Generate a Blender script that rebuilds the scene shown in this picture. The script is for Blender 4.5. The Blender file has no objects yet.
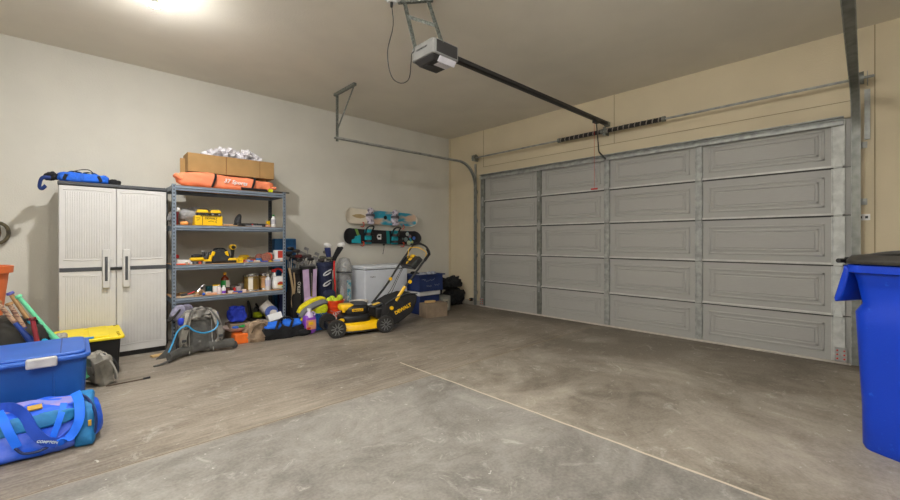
import bpy, bmesh, math, random
from mathutils import Vector, Matrix, Euler, noise
R = math.radians
PI = math.pi
C = bpy.context.scene.collection
scn = bpy.context.scene
random.seed(7)

# ------------------------------------------------------------------ materials
def lin(c):
    c = c / 255.0
    return c / 12.92 if c <= 0.04045 else ((c + 0.055) / 1.055) ** 2.4
def col(rgb): return (lin(rgb[0]), lin(rgb[1]), lin(rgb[2]), 1.0)
_m = {}
def mat(name, rgb, rough=0.5, metal=0.0, var=0.08, scale=9.0, bump=0.0, bscale=60.0, rgb2=None, stretch=None,
        alpha=1.0, trans=0.0, emit=0.0, coat=0.0, lo=0.35, hi=0.65):
    if name in _m: return _m[name]
    m = bpy.data.materials.new(name); m.use_nodes = True; _m[name] = m
    nt = m.node_tree; b = nt.nodes['Principled BSDF']
    b.inputs['Roughness'].default_value = rough
    b.inputs['Metallic'].default_value = metal
    if coat: b.inputs['Coat Weight'].default_value = coat
    if alpha < 1: b.inputs['Alpha'].default_value = alpha
    if trans: b.inputs['Transmission Weight'].default_value = trans
    if emit:
        b.inputs['Emission Color'].default_value = col(rgb); b.inputs['Emission Strength'].default_value = emit
    tc = nt.nodes.new('ShaderNodeTexCoord'); src = tc.outputs['Object']
    if stretch:
        mp = nt.nodes.new('ShaderNodeMapping'); mp.inputs['Scale'].default_value = stretch
        nt.links.new(src, mp.inputs['Vector']); src = mp.outputs['Vector']
    n = nt.nodes.new('ShaderNodeTexNoise'); n.inputs['Scale'].default_value = scale; n.inputs['Detail'].default_value = 4
    nt.links.new(src, n.inputs['Vector'])
    r = nt.nodes.new('ShaderNodeValToRGB')
    r.color_ramp.elements[0].position = lo; r.color_ramp.elements[1].position = hi
    c = col(rgb)
    if rgb2: c0, c1 = c, col(rgb2)
    else:
        c0 = tuple(q * (1 - var) for q in c[:3]) + (1,); c1 = tuple(min(1, q * (1 + var)) for q in c[:3]) + (1,)
    r.color_ramp.elements[0].color = c0; r.color_ramp.elements[1].color = c1
    nt.links.new(n.outputs['Fac'], r.inputs['Fac']); nt.links.new(r.outputs['Color'], b.inputs['Base Color'])
    if bump:
        n2 = nt.nodes.new('ShaderNodeTexNoise'); n2.inputs['Scale'].default_value = bscale; n2.inputs['Detail'].default_value = 3
        nt.links.new(src, n2.inputs['Vector'])
        bp = nt.nodes.new('ShaderNodeBump'); bp.inputs['Strength'].default_value = bump; bp.inputs['Distance'].default_value = 0.01
        nt.links.new(n2.outputs['Fac'], bp.inputs['Height']); nt.links.new(bp.outputs['Normal'], b.inputs['Normal'])
    return m

WALLP = mat('wall_paint', (207, 204, 194), 0.9, var=0.03, scale=2, bump=0.25, bscale=70)
WALLF = mat('wall_paint_warm', (206, 193, 165), 0.9, var=0.03, scale=2, bump=0.2, bscale=70)
CEILP = mat('ceiling_paint', (226, 220, 207), 0.95, var=0.03, scale=2, bump=0.2, bscale=70)
BLACK = mat('black_plastic', (24, 24, 26), 0.45)
BLACKF = mat('black_fabric', (26, 26, 29), 0.95, var=0.3, bump=0.4, bscale=150)
DGREY = mat('dark_grey_plastic', (58, 60, 64), 0.5)
RUBBER = mat('rubber', (48, 46, 44), 0.9, var=0.2, scale=30)
GALV = mat('galvanized_steel', (158, 160, 156), 0.55, 0.4, var=0.2, scale=14)
GALVD = mat('weathered_steel', (128, 130, 124), 0.5, 0.5, var=0.2, scale=14)
STEEL = mat('blue_grey_steel', (126, 138, 152), 0.4, 0.3, var=0.08)
SLOT = mat('slot_shadow', (35, 38, 42), 0.8)
WHITE = mat('white_plastic', (225, 225, 224), 0.4, var=0.03)
CREAM = mat('cream_plastic', (214, 208, 196), 0.5, var=0.03)
YELLOW = mat('yellow_plastic', (235, 190, 10), 0.35, var=0.06)
DOORM = mat('door_paint', (162, 161, 156), 0.55, var=0.03, scale=5, bump=0.10, bscale=6, stretch=(20, 3, 60))
CARD = mat('cardboard', (166, 132, 84), 0.9, var=0.08, scale=6)
CARDG = mat('grey_cardboard', (142, 124, 104), 0.9, var=0.12, scale=8)
WOOD = mat('particle_board', (176, 138, 96), 0.85, var=0.15, scale=40)
PLANK = mat('pine_wood', (204, 168, 112), 0.7, var=0.1, scale=6, stretch=(2, 20, 20))
BLUETOTE = mat('blue_tote_plastic', (24, 78, 150), 0.4, var=0.08, scale=4)
BLUELID = mat('blue_lid_plastic', (44, 94, 182), 0.45, var=0.12, scale=4)
NAVY = mat('navy_plastic', (22, 44, 96), 0.5, var=0.12)
BINBLUE = mat('bin_blue_plastic', (0, 56, 184), 0.42, scale=26, rgb2=(30, 90, 206), lo=.66, hi=.78, bump=0.1, bscale=120)
RED = mat('red_plastic', (200, 40, 36), 0.45)
ORANGE = mat('orange_plastic', (226, 72, 20), 0.4, var=0.05)
CHROME = mat('chrome', (200, 200, 204), 0.2, 1.0, var=0.02)

# ------------------------------------------------------------------ mesh builder
class MB:
    def __init__(s): s.v = []; s.f = []; s.m = []; s.T = None
    def _add(s, vs, fs, m=0):
        o = len(s.v)
        if s.T is not None: vs = [s.T @ Vector(p) for p in vs]
        s.v += [tuple(p) for p in vs]; s.f += [tuple(i + o for i in f) for f in fs]; s.m += [m] * len(fs)
        return s
    def box(s, c, d, rot=None, m=0, top=(1, 1)):
        x, y, z = d[0] / 2, d[1] / 2, d[2] / 2
        vs = []
        for k, (a, b) in ((-1, (1, 1)), (1, top)):
            vs += [Vector((-x * a, -y * b, k * z)), Vector((x * a, -y * b, k * z)), Vector((x * a, y * b, k * z)), Vector((-x * a, y * b, k * z))]
        if rot: M = Euler(rot).to_matrix(); vs = [M @ q for q in vs]
        c = Vector(c)
        return s._add([q + c for q in vs], [(0, 3, 2, 1), (4, 5, 6, 7), (0, 1, 5, 4), (1, 2, 6, 5), (2, 3, 7, 6), (3, 0, 4, 7)], m)
    def bb(s, x0, x1, y0, y1, z0, z1, m=0):
        return s.box(((x0 + x1) / 2, (y0 + y1) / 2, (z0 + z1) / 2), (abs(x1 - x0), abs(y1 - y0), abs(z1 - z0)), m=m)
    def bar(s, a, b, w, t, up=(0, 0, 1), m=0):        # rectangular bar between two points
        a, b = Vector(a), Vector(b); d = (b - a).normalized(); u = Vector(up)
        if abs(d.dot(u)) > 0.98: u = Vector((1, 0, 0))
        x = d.cross(u).normalized(); y = x.cross(d)
        vs = []
        for p in (a, b):
            vs += [p - x * w / 2 - y * t / 2, p + x * w / 2 - y * t / 2, p + x * w / 2 + y * t / 2, p - x * w / 2 + y * t / 2]
        return s._add(vs, [(0, 3, 2, 1), (4, 5, 6, 7), (0, 1, 5, 4), (1, 2, 6, 5), (2, 3, 7, 6), (3, 0, 4, 7)], m)
    def tube(s, pts, r, n=8, m=0, closed=False, flat=None):
        pts = [Vector(p) for p in pts]; N = len(pts)
        rs = r if isinstance(r, (list, tuple)) else [r] * N
        vs = []; x = None
        for i, p in enumerate(pts):
            if closed: d = pts[(i + 1) % N] - pts[i - 1]
            else: d = pts[min(i + 1, N - 1)] - pts[max(i - 1, 0)]
            d.normalize()
            if x is None:
                u = Vector((0, 0, 1)) if abs(d.z) < 0.9 else Vector((1, 0, 0)); x = d.cross(u).normalized()
            else:
                x = (x - d * x.dot(d)).normalized()
            y = x.cross(d)
            fx, fy = flat if flat else (1, 1)
            for k in range(n):
                a = 2 * PI * k / n
                vs.append(p + x * math.cos(a) * rs[i] * fx + y * math.sin(a) * rs[i] * fy)
        fs = []
        for i in range(N if closed else N - 1):
            j = (i + 1) % N
            for k in range(n):
                l = (k + 1) % n
                fs.append((i * n + k, j * n + k, j * n + l, i * n + l))
        if not closed: fs += [tuple(range(n)), tuple(reversed(range((N - 1) * n, N * n)))]
        return s._add(vs, fs, m)
    def lathe(s, prof, c=(0, 0, 0), n=24, axis='z', m=0, rot=None):
        vs = []; fs = []
        for r, z in prof:
            for k in range(n):
                a = 2 * PI * k / n; q = Vector((r * math.cos(a), r * math.sin(a), z))
                if axis == 'x': q = Vector((q.z, q.x, q.y))
                elif axis == 'y': q = Vector((q.x, q.z, q.y))
                if rot: q = Euler(rot).to_matrix() @ q
                vs.append(q + Vector(c))
        for i in range(len(prof) - 1):
            for k in range(n):
                l = (k + 1) % n; fs.append((i * n + k, i * n + l, (i + 1) * n + l, (i + 1) * n + k))
        fs += [tuple(reversed(range(n))), tuple(range((len(prof) - 1) * n, len(prof) * n))]
        return s._add(vs, fs, m)
    def prism(s, out, a, b, plane='xy', m=0):          # outline extruded from a to b
        n = len(out); vs = []
        for h in (a, b):
            for p, q in out:
                vs.append({'xy': (p, q, h), 'xz': (p, h, q), 'yz': (h, p, q)}[plane])
        fs = [tuple(range(n)), tuple(range(2 * n - 1, n - 1, -1))] + [(i, (i + 1) % n, n + (i + 1) % n, n + i) for i in range(n)]
        return s._add(vs, fs, m)
    def blob(s, c, d, e=0.5, amp=0.0, fr=4.0, nu=40, nv=20, m=0, seed=0, flat=None, rot=None, fold=0.0, shape=None):
        vs = []; M = Euler(rot).to_matrix() if rot else None; c = Vector(c)
        def pw(t): return math.copysign(abs(t) ** e, t)
        for j in range(nv + 1):
            ph = -PI / 2 + PI * j / nv
            for i in range(nu):
                th = 2 * PI * i / nu
                q = Vector((pw(math.cos(ph)) * pw(math.cos(th)), pw(math.cos(ph)) * pw(math.sin(th)), pw(math.sin(ph))))
                if shape: q = Vector(shape(q))
                p = Vector((q.x * d[0] / 2, q.y * d[1] / 2, q.z * d[2] / 2))
                nn = q.normalized() if q.length else Vector((0, 0, 1))
                if amp:
                    w = noise.fractal((p * fr + Vector((seed * 3.1, seed * 1.7, seed))), 0.9, 2.1, 4)
                    if fold: w += fold * (0.5 - abs(noise.noise(p * fr * 1.7 + Vector((seed, 5, 9)))) * 2.5)
                    p = p + nn * w * amp
                if flat is not None: p.z = max(p.z, flat)
                if M: p = M @ p
                vs.append(p + c)
        fs = []
        for j in range(nv):
            for i in range(nu):
                k = (i + 1) % nu
                fs.append((j * nu + i, j * nu + k, (j + 1) * nu + k, (j + 1) * nu + i))
        return s._add(vs, fs, m)
    def ball(s, c, r, m=0, n=16, d=(1, 1, 1)):
        return s.blob(c, (2 * r * d[0], 2 * r * d[1], 2 * r * d[2]), e=1.0, nu=n, nv=n // 2, m=m)
    def strip(s, pts, w, t=0.003, side=(0, 1, 0), m=0):   # flat strap following points
        pts = [Vector(p) for p in pts]; N = len(pts); vs = []
        sd = Vector(side).normalized()
        for i, p in enumerate(pts):
            d = (pts[min(i + 1, N - 1)] - pts[max(i - 1, 0)]).normalized()
            u = sd - d * sd.dot(d); u.normalize(); v = d.cross(u)
            for a, b in ((-1, -1), (1, -1), (1, 1), (-1, 1)): vs.append(p + u * a * w / 2 + v * b * t / 2)
        fs = []
        for i in range(N - 1):
            for k in range(4): l = (k + 1) % 4; fs.append((i * 4 + k, (i + 1) * 4 + k, (i + 1) * 4 + l, i * 4 + l))
        fs += [(0, 1, 2, 3), tuple(reversed(range(4 * N - 4, 4 * N)))]
        return s._add(vs, fs, m)
    def build(s, name, mats, parent=None, bev=0.0, smooth=35, loc=None, rot=None, seg=2):
        me = bpy.data.meshes.new(name); me.from_pydata(s.v, [], s.f)
        if not isinstance(mats, (list, tuple)): mats = [mats]
        for q in mats: me.materials.append(q)
        me.polygons.foreach_set('material_index', s.m)
        bm = bmesh.new(); bm.from_mesh(me)
        bmesh.ops.recalc_face_normals(bm, faces=bm.faces)
        bm.to_mesh(me); bm.free()
        if smooth: me.shade_smooth(); me.set_sharp_from_angle(angle=R(smooth))
        o = bpy.data.objects.new(name, me); C.objects.link(o)
        if parent is not None: o.parent = parent
        if loc: o.location = loc
        if rot: o.rotation_euler = rot
        if bev:
            b = o.modifiers.new('bevel', 'BEVEL'); b.width = bev; b.segments = seg; b.limit_method = 'ANGLE'; b.angle_limit = R(40); b.harden_normals = False
        return o

def tag(o, label, cat, group=None, kind=None):
    o['label'] = label; o['category'] = cat
    if group: o['group'] = group
    if kind: o['kind'] = kind
    return o
def thing(name, label, cat, loc=(0, 0, 0), rotz=0, group=None):
    o = bpy.data.objects.new(name, None); C.objects.link(o); o.empty_display_size = 0.1
    o.location = loc; o.rotation_euler = (0, 0, rotz)
    return tag(o, label, cat, group)
def struct(o): o['kind'] = 'structure'; return o
def lab(o, t): o['label'] = t; return o
def text(body, size, name, material, parent, loc, rot, extrude=0.001, align='CENTER', shear=0, bold=0.0, name_font=None):
    cu = bpy.data.curves.new('t', 'FONT'); cu.body = body; cu.size = size; cu.extrude = extrude; cu.align_x = align
    cu.align_y = 'CENTER'; cu.shear = shear; cu.offset = bold; cu.resolution_u = 3
    tmp = bpy.data.objects.new('t', cu); C.objects.link(tmp)
    bpy.context.view_layer.update()
    me = bpy.data.meshes.new_from_object(tmp.evaluated_get(bpy.context.evaluated_depsgraph_get()))
    bpy.data.objects.remove(tmp); bpy.data.curves.remove(cu)
    me.materials.clear(); me.materials.append(material); me.name = name
    o = bpy.data.objects.new(name, me); C.objects.link(o); o.parent = parent; o.location = loc; o.rotation_euler = rot
    return o
FACE_Y = (R(90), 0, 0)      # lettering readable from -Y
def arc(c, r, a0, a1, n, plane='xz', k=0):
    o = []
    for i in range(n + 1):
        a = R(a0 + (a1 - a0) * i / n); p, q = c[0] + r * math.cos(a), c[1] + r * math.sin(a)
        o.append({'xz': (p, k, q), 'xy': (p, q, k), 'yz': (k, p, q)}[plane])
    return o
def bez(p, n=12):            # smooth curve through control points (Catmull-Rom)
    p = [Vector(q) for q in p]; q = [p[0] * 2 - p[1]] + p + [p[-1] * 2 - p[-2]]; out = []
    for i in range(1, len(q) - 2):
        for k in range(n):
            t = k / n
            out.append(0.5 * ((2 * q[i]) + (q[i + 1] - q[i - 1]) * t + (2 * q[i - 1] - 5 * q[i] + 4 * q[i + 1] - q[i + 2]) * t * t + (3 * q[i] - q[i - 1] - 3 * q[i + 1] + q[i + 2]) * t ** 3))
    return out + [p[-1]]
def rrect(x0, x1, y0, y1, r, n=5):
    o = []
    for cx, cy, a in ((x1 - r, y1 - r, 0), (x0 + r, y1 - r, 90), (x0 + r, y0 + r, 180), (x1 - r, y0 + r, 270)):
        for i in range(n + 1): t = R(a + 90 * i / n); o.append((cx + r * math.cos(t), cy + r * math.sin(t)))
    return o

# ------------------------------------------------------------------ camera (level, eye 1.22 m; floor z=0; X runs to the garage door, Y to the left wall)
cam = bpy.data.cameras.new('camera'); cam.sensor_width = 36; cam.lens = 36 * 403 / 900; cam.shift_y = -9 / 900; cam.clip_start = 0.05
co = bpy.data.objects.new('camera', cam); C.objects.link(co); co.location = (0, 0, 1.22)
co.rotation_euler = (R(90), 0, -math.atan2(0.683, 0.7304)); scn.camera = co
scn.view_settings.view_transform = 'Standard'; scn.view_settings.look = 'None'; scn.view_settings.gamma = 1
scn.view_settings.use_curve_mapping = False; scn.view_settings.exposure = 0.55

# ------------------------------------------------------------------ room shell
H = 3.29; XF = 5.60; YL = 6.0; XB = -1.7; YR = -1.5
def floor_material():
    m = bpy.data.materials.new('concrete_floor'); m.use_nodes = True; nt = m.node_tree; b = nt.nodes['Principled BSDF']
    L = nt.links.new
    def N(t, **k):
        n = nt.nodes.new(t)
        for a, v in k.items(): setattr(n, a, v)
        return n
    tc = N('ShaderNodeTexCoord'); sep = N('ShaderNodeSeparateXYZ'); L(tc.outputs['Object'], sep.inputs[0])
    def math_(op, a, b_=None, c=None, clamp=False):
        n = N('ShaderNodeMath', operation=op, use_clamp=clamp)
        for i, v in enumerate((a, b_, c)):
            if v is None: continue
            if isinstance(v, (int, float)): n.inputs[i].default_value = v
            else: L(v, n.inputs[i])
        return n.outputs[0]
    def tex(sc, scale=(1, 1, 1), det=6, dist=0.0, rz=0, loc=(0, 0, 0), rough=0.5):
        mp = N('ShaderNodeMapping'); mp.inputs['Scale'].default_value = scale; mp.inputs['Rotation'].default_value = (0, 0, R(rz)); mp.inputs['Location'].default_value = loc
        L(tc.outputs['Object'], mp.inputs['Vector'])
        n = N('ShaderNodeTexNoise'); n.inputs['Scale'].default_value = sc; n.inputs['Detail'].default_value = det
        n.inputs['Distortion'].default_value = dist; n.inputs['Roughness'].default_value = rough
        L(mp.outputs[0], n.inputs['Vector']); return n.outputs['Fac']
    def ramp(f, pts):
        r = N('ShaderNodeValToRGB'); cr = r.color_ramp
        while len(cr.elements) < len(pts): cr.elements.new(0.5)
        for e, (p, c) in zip(cr.elements, pts): e.position = p; e.color = c
        L(f, r.inputs['Fac']); return r.outputs['Color']
    def mix(f, a, c, mode='MIX'):
        n = N('ShaderNodeMix', data_type='RGBA', blend_type=mode)
        if isinstance(f, (int, float)): n.inputs[0].default_value = f
        else: L(f, n.inputs[0])
        for i, v in ((6, a), (7, c)):
            if isinstance(v, tuple): n.inputs[i].default_value = v
            else: L(v, n.inputs[i])
        return n.outputs[2]
    x, y = sep.outputs[0], sep.outputs[1]
    # slab by the shelves: warm, brushed along X
    A = ramp(tex(1.3, (0.6, 1.5, 1), 10, 0.5, rough=.68), [(0.36, col((94, 84, 71))), (0.62, col((150, 139, 124)))])
    sA = tex(9, (0.35, 5, 1), 5, 0.2, rz=-4)
    A = mix(0.22, A, ramp(sA, [(0.35, col((104, 92, 78))), (0.65, col((192, 182, 168)))]))
    # near slab: greyer, trowel swirls
    B = ramp(tex(0.9, (1, 1, 1), 10, 0.8, rough=.68), [(0.36, col((96, 92, 86))), (0.62, col((150, 146, 139)))])
    B = mix(0.14, B, ramp(tex(1.7, (1, 1.5, 1), 10, 2.2, rz=35, rough=.65), [(0.4, col((108, 102, 93))), (0.6, col((194, 190, 182)))]))
    # apron slab by the door: browner
    Cc = ramp(tex(0.9, (1, 1, 1), 10, 0.8, loc=(3, 1, 0), rough=.68), [(0.36, col((106, 97, 84))), (0.62, col((166, 157, 143)))])
    Cc = mix(0.20, Cc, ramp(tex(1.6, (1.2, 1, 1), 10, 2.4, rz=-20, loc=(7, 2, 0), rough=.65), [(0.4, col((96, 86, 72))), (0.6, col((186, 178, 164)))]))
    # tyre-darkened track inside the door (dirt, irregular)
    gx = math_('MULTIPLY', math_('SUBTRACT', x, 2.9), 0.7, clamp=True)
    dirt = math_('MULTIPLY', gx, ramp(tex(0.9, (1, 0.6, 1), 5, 0.8, loc=(1, 5, 0)), [(0.36, (0, 0, 0, 1)), (0.6, (1, 1, 1, 1))]))
    yA = math_('GREATER_THAN', y, 2.8); xC = math_('GREATER_THAN', x, 2.4)
    base = mix(yA, mix(xC, B, Cc), A)
    base = mix(math_('MULTIPLY', dirt, 0.8), base, col((92, 82, 68)))
    # fine pitting and scuffs
    base = mix(0.08, base, ramp(tex(60, (1, 1, 1), 4), [(0.35, col((80, 74, 66))), (0.65, col((210, 204, 194)))]))
    scuff = ramp(tex(3.2, (1, 1, 1), 9, 2.2, loc=(4, 4, 0), rough=0.75), [(0.57, (0, 0, 0, 1)), (0.72, (1, 1, 1, 1))])
    base = mix(math_('MULTIPLY', scuff, 0.5), base, col((212, 208, 198)))
    dark = ramp(tex(4.5, (0.6, 1.6, 1), 9, 1.5, loc=(9, 1, 0), rough=0.7), [(0.60, (0, 0, 0, 1)), (0.74, (1, 1, 1, 1))])
    base = mix(math_('MULTIPLY', dark, 0.4), base, col((70, 62, 52)))
    speck = ramp(tex(19, (1, 1, 1), 3, 0.6, loc=(2, 8, 0), rough=0.6), [(0.70, (0, 0, 0, 1)), (0.73, (1, 1, 1, 1))])
    base = mix(math_('MULTIPLY', speck, 0.5), base, col((226, 222, 214)))
    # crescent tyre scuffs and long scratches
    arcm = tex(0.5, (1, 1, 1), 3, 0.3, loc=(3, 3, 0)); ring = math_('ABSOLUTE', math_('SUBTRACT', math_('FRACT', math_('MULTIPLY', arcm, 9.0)), 0.5))
    ring = math_('MULTIPLY', math_('GREATER_THAN', ring, 0.40), ramp(tex(3.5, (1, 1, 1), 8, 0.5, loc=(6, 1, 0), rough=.7), [(0.48, (0, 0, 0, 1)), (0.62, (1, 1, 1, 1))]))
    base = mix(math_('MULTIPLY', ring, 0.22), base, col((84, 74, 62)))
    # control joints: pale filled one along Y, brown edged one along X
    wob = math_('MULTIPLY', math_('SUBTRACT', tex(6, (1, 1, 1), 3), 0.5), 0.018)
    dx = math_('ABSOLUTE', math_('SUBTRACT', math_('ADD', x, wob), 2.40))
    dy = math_('ABSOLUTE', math_('SUBTRACT', math_('ADD', y, wob), 2.80))
    jx = math_('MULTIPLY', math_('LESS_THAN', dx, 0.009), math_('LESS_THAN', y, 3.3))
    base = mix(math_('MULTIPLY', jx, 0.85), base, col((206, 192, 172)))
    dyc = math_('SUBTRACT', 1.0, math_('DIVIDE', dy, 0.02), clamp=True)
    base = mix(math_('MULTIPLY', dyc, 0.45), base, col((168, 148, 118)))
    base = mix(math_('MULTIPLY', math_('LESS_THAN', dy, 0.004), 0.75), base, col((78, 66, 50)))
    L(base, b.inputs['Base Color']); b.inputs['Roughness'].default_value = 0.62
    bp = N('ShaderNodeBump'); bp.inputs['Strength'].default_value = 0.12; bp.inputs['Distance'].default_value = 0.004
    hh = math_('ADD', math_('MULTIPLY', sA, yA), math_('MULTIPLY', tex(40, (1, 1, 1), 3), 0.6))
    L(hh, bp.inputs['Height']); L(bp.outputs['Normal'], b.inputs['Normal'])
    return m

struct(MB().bb(XB - .1, XF + .12, YR - .1, YL + .1, -0.12, 0).build('floor', floor_material(), smooth=0))
struct(MB().bb(XB - .1, XF + .12, YR - .1, YL + .1, H, H + .1).build('ceiling', CEILP, smooth=0))
struct(MB().bb(XB - .1, XF + .12, YL, YL + .1, 0, H).build('wall_left', WALLP, smooth=0))
struct(MB().bb(XB - .1, XF + .12, YR - .1, YR, 0, H).build('wall_right', WALLP, smooth=0))
struct(MB().bb(XB - .1, XB, YR, YL, 0, H).build('wall_back', WALLP, smooth=0))
struct(MB().bb(XF, XF + .12, 5.12, YL, 0, H).bb(XF, XF + .12, YR, 0.20, 0, H).bb(XF, XF + .12, 0.20, 5.12, 2.44, H).build('wall_front', WALLF, smooth=0))
SEAM = mat('wall_seam', (150, 136, 108), 0.9, var=0.05)
struct(MB().bb(XF - .012, XF, 0.2, 5.07, 2.44, 2.60).build('trim_1', WALLF, bev=0.004))       # header board
struct(MB().bb(XF - .016, XF, .2, 5.07, 2.597, 2.603).build('trim_6', SEAM, smooth=0))
struct(MB().bb(XF - .004, XF, 5.068, 5.074, 2.60, H).build('trim_2', SEAM, smooth=0))
struct(MB().bb(XF - .004, XF, 2.578, 2.584, 2.60, H).build('trim_3', SEAM, smooth=0))
struct(MB().bb(XF - .005, XF, 0.036, 0.044, 0, H).build('trim_4', SEAM, smooth=0))
struct(MB().bb(XF - .03, XF, YL - .03, YL, 0, H).build('trim_5', WALLF, bev=0.01))               # corner bead
struct(MB().bb(XF - .02, XF, 5.14, YL - .03, 0, 0.09).build('baseboard_front', mat('stem_wall', (176, 170, 156), 0.9)))

# ------------------------------------------------------------------ lamps: bare bulbs in porcelain holders
PORC = mat('porcelain', (225, 222, 214), 0.3)
def bulb_mat():
    m = bpy.data.materials.new('glowing_bulb'); m.use_nodes = True; b = m.node_tree.nodes['Principled BSDF']
    b.inputs['Base Color'].default_value = (1, 1, 1, 1); b.inputs['Emission Color'].default_value = (1, 0.985, 0.96, 1); b.inputs['Emission Strength'].default_value = BULB
    return m
BULB = 2400.0
BM_ = bulb_mat()
lamps = [(0.49, 4.09, 'bare glowing bulb in a white ceiling lampholder near the left wall'),
         (0.62, 1.30, 'bare glowing bulb in a white ceiling lampholder above the middle of the room'),
         (2.60, 0.85, 'added unseen bare fill bulb in a white ceiling lampholder between the opener and the blue bin')  # extra bulb out of view, added to brighten the door and far corner
]
for x, y, lb in lamps:
    t = thing('ceiling_light', lb, 'light', (x, y, H), 0, 'bare bulbs on the ceiling')
    MB().lathe([(0.062, 0), (0.062, -0.012), (0.05, -0.03), (0.028, -0.045), (0.026, -0.07), (0.02, -0.07)], n=24).build('lampholder', PORC, t)
    MB().lathe([(0.014, -0.068), (0.018, -0.08), (0.034, -0.105), (0.040, -0.125)], n=20).build('bulb_collar', PORC, t)
    bm_ = BM_
    if y < 3: bm_ = bulb_mat(); bm_.node_tree.nodes['Principled BSDF'].inputs['Emission Strength'].default_value = 1500.0 if x < 2 else 1000.0
    MB().lathe([(0.042, -0.125), (0.032, -0.134), (0.018, -0.141), (0.004, -0.143)], n=20).build('bulb', bm_, t)

t = thing('added_fill_light', 'added long white twin tube fill fixture hanging unseen on rods behind the camera', 'light', (-0.95, 0.5, H - .35), 0)  # added fill fixture, out of view, softens and lifts the room light
for y in (-.5, .5): MB().tube([(0, y, -.02), (0, y, .35)], .005, 6).build('rod', GALV, t)
MB().bb(-.025, .025, -.62, .62, -.05, 0).build('housing', WHITE, t, bev=.01)
TUBE = bulb_mat(); TUBE.name = 'fill_tube'; TUBE.node_tree.nodes['Principled BSDF'].inputs['Emission Strength'].default_value = 230.0
for x in (-.06, .06): MB().tube([(x, -.58, -.03), (x, .58, -.03)], .013, 12).build('tube', TUBE, t)

def fx(px, Y):               # world X of photo column px at distance Y along the world Y axis
    a = px - 450; return Y * (a * .7305 + 275.2) / (-a * .683 + 294.4)

# ------------------------------------------------------------------ sectional garage door
ZS = [0.02, 0.475, 0.98, 1.475, 1.95, 2.43]
YS = [5.03, 3.80, 2.66, 1.51, 0.29]
gd = bpy.data.objects.new('door_1', None); C.objects.link(gd); gd['kind'] = 'structure'; gd.location = (5.56, 2.66, 0)
oy = -2.66
for i in range(5):
    z0, z1 = ZS[i], ZS[i + 1]; b = MB()
    b.bb(0.0, 0.035, 0.20 + oy, 5.12 + oy, z0 + 0.003, z1 - 0.003)
    for k in range(4):
        ya, yb = YS[k] - 0.10, YS[k + 1] + 0.10
        if k == 0: ya -= 0.06
        za, zb = z0 + 0.085, z1 - 0.085
        ya += oy; yb += oy
        for w, dep in ((0.0, 0.010), (0.045, 0.008)):            # moulded double frame of every panel
            y0, y1, a, c = yb + w, ya - w, za + w, zb - w; t = 0.022
            for (p, q, r, s) in ((y0, y1, a, a + t), (y0, y1, c - t, c), (y0, y0 + t, a, c), (y1 - t, y1, a, c)):
                b.box((-dep / 2 + .001, (p + q) / 2, (r + s) / 2), (dep, q - p, s - r))
        b.bb(-0.006, 0.002, yb + 0.075, ya - 0.075, za + 0.075, zb - 0.075)
    o = b.build('door_section', DOORM, gd, bev=0.004)
SEAMM = mat('door_rail_steel', (190, 190, 184), 0.5, 0.2, var=0.1)
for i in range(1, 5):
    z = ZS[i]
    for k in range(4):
        MB().bb(-0.024, 0, YS[k + 1] + .035 + oy, YS[k] - .035 + oy, z + 0.002, z + 0.022).bb(-0.004, 0, YS[k + 1] + .035 + oy, YS[k] - .035 + oy, z - .014, z + .002, m=1).build('section_strut', [SEAMM, mat('joint_shade', (70, 70, 68), .8)], gd)  # dark strip below each strut is its shadow line, put in as colour
MB().bb(-0.05, -0.004, 0.25 + oy, 5.09 + oy, 2.40, 2.412).bb(-0.05, -0.042, 0.25 + oy, 5.09 + oy, 2.36, 2.412).bb(-0.05, -0.004, 0.25 + oy, 5.09 + oy, 2.436, 2.448).bb(-0.012, -0.002, 0.25 + oy, 5.09 + oy, 2.36, 2.448).build('top_strut', GALV, gd, bev=0.002)
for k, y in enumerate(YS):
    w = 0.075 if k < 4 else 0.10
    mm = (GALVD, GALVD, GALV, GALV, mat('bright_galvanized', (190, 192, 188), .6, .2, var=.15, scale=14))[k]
    for i in range(5):
        b = MB(); z0, z1 = ZS[i] + 0.012, ZS[i + 1] - 0.012
        b.bb(-0.020, 0, y - w / 2 + oy, y + w / 2 + oy, z0, z1)
        b.bb(-0.030, -0.018, y - w / 2 + oy, y - w / 2 + 0.012 + oy, z0, z1).bb(-0.030, -0.018, y + w / 2 - 0.012 + oy, y + w / 2 + oy, z0, z1)
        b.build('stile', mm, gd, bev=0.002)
    for i in range(1, 5):
        b = MB(); z = ZS[i]
        b.prism([(y - .03 + oy, z - .01), (y + .03 + oy, z - .01), (y + .012 + oy, z - .085), (y - .012 + oy, z - .085)], -0.036, -0.030, 'yz')
        b.prism([(y - .03 + oy, z + .01), (y + .03 + oy, z + .01), (y + .012 + oy, z + .085), (y - .012 + oy, z + .085)], -0.036, -0.030, 'yz')
        b.tube([(-.036, y - .032 + oy, z), (-.036, y + .032 + oy, z)], 0.011, 8)
        for dz in (-.055, -.025, .025, .055): b.box((-0.038, y + oy, z + dz), (.006, .01, .01))
        b.build('hinge', mat('pale_hinge_steel', (196, 198, 194), .75, .1) if k == 4 else GALV, gd)
for y in (YS[0] + .02, YS[4] - .02):
    b = MB().bb(-.04, -.034, y - .045 + oy, y + .045 + oy, .03, .17)
    for dy in (-.025, .025):
        for dz in (.06, .10, .14): b.tube([(-.046, y + dy + oy, dz), (-.038, y + dy + oy, dz)], .008, 8, m=1)
    b.build('bottom_bracket', [GALV, RED], gd)
MB().bb(-.012, .04, .2 + oy, 5.12 + oy, .002, .022).build('bottom_seal', mat('bottom_seal', (196, 190, 178), .7), gd, bev=.004)

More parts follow.
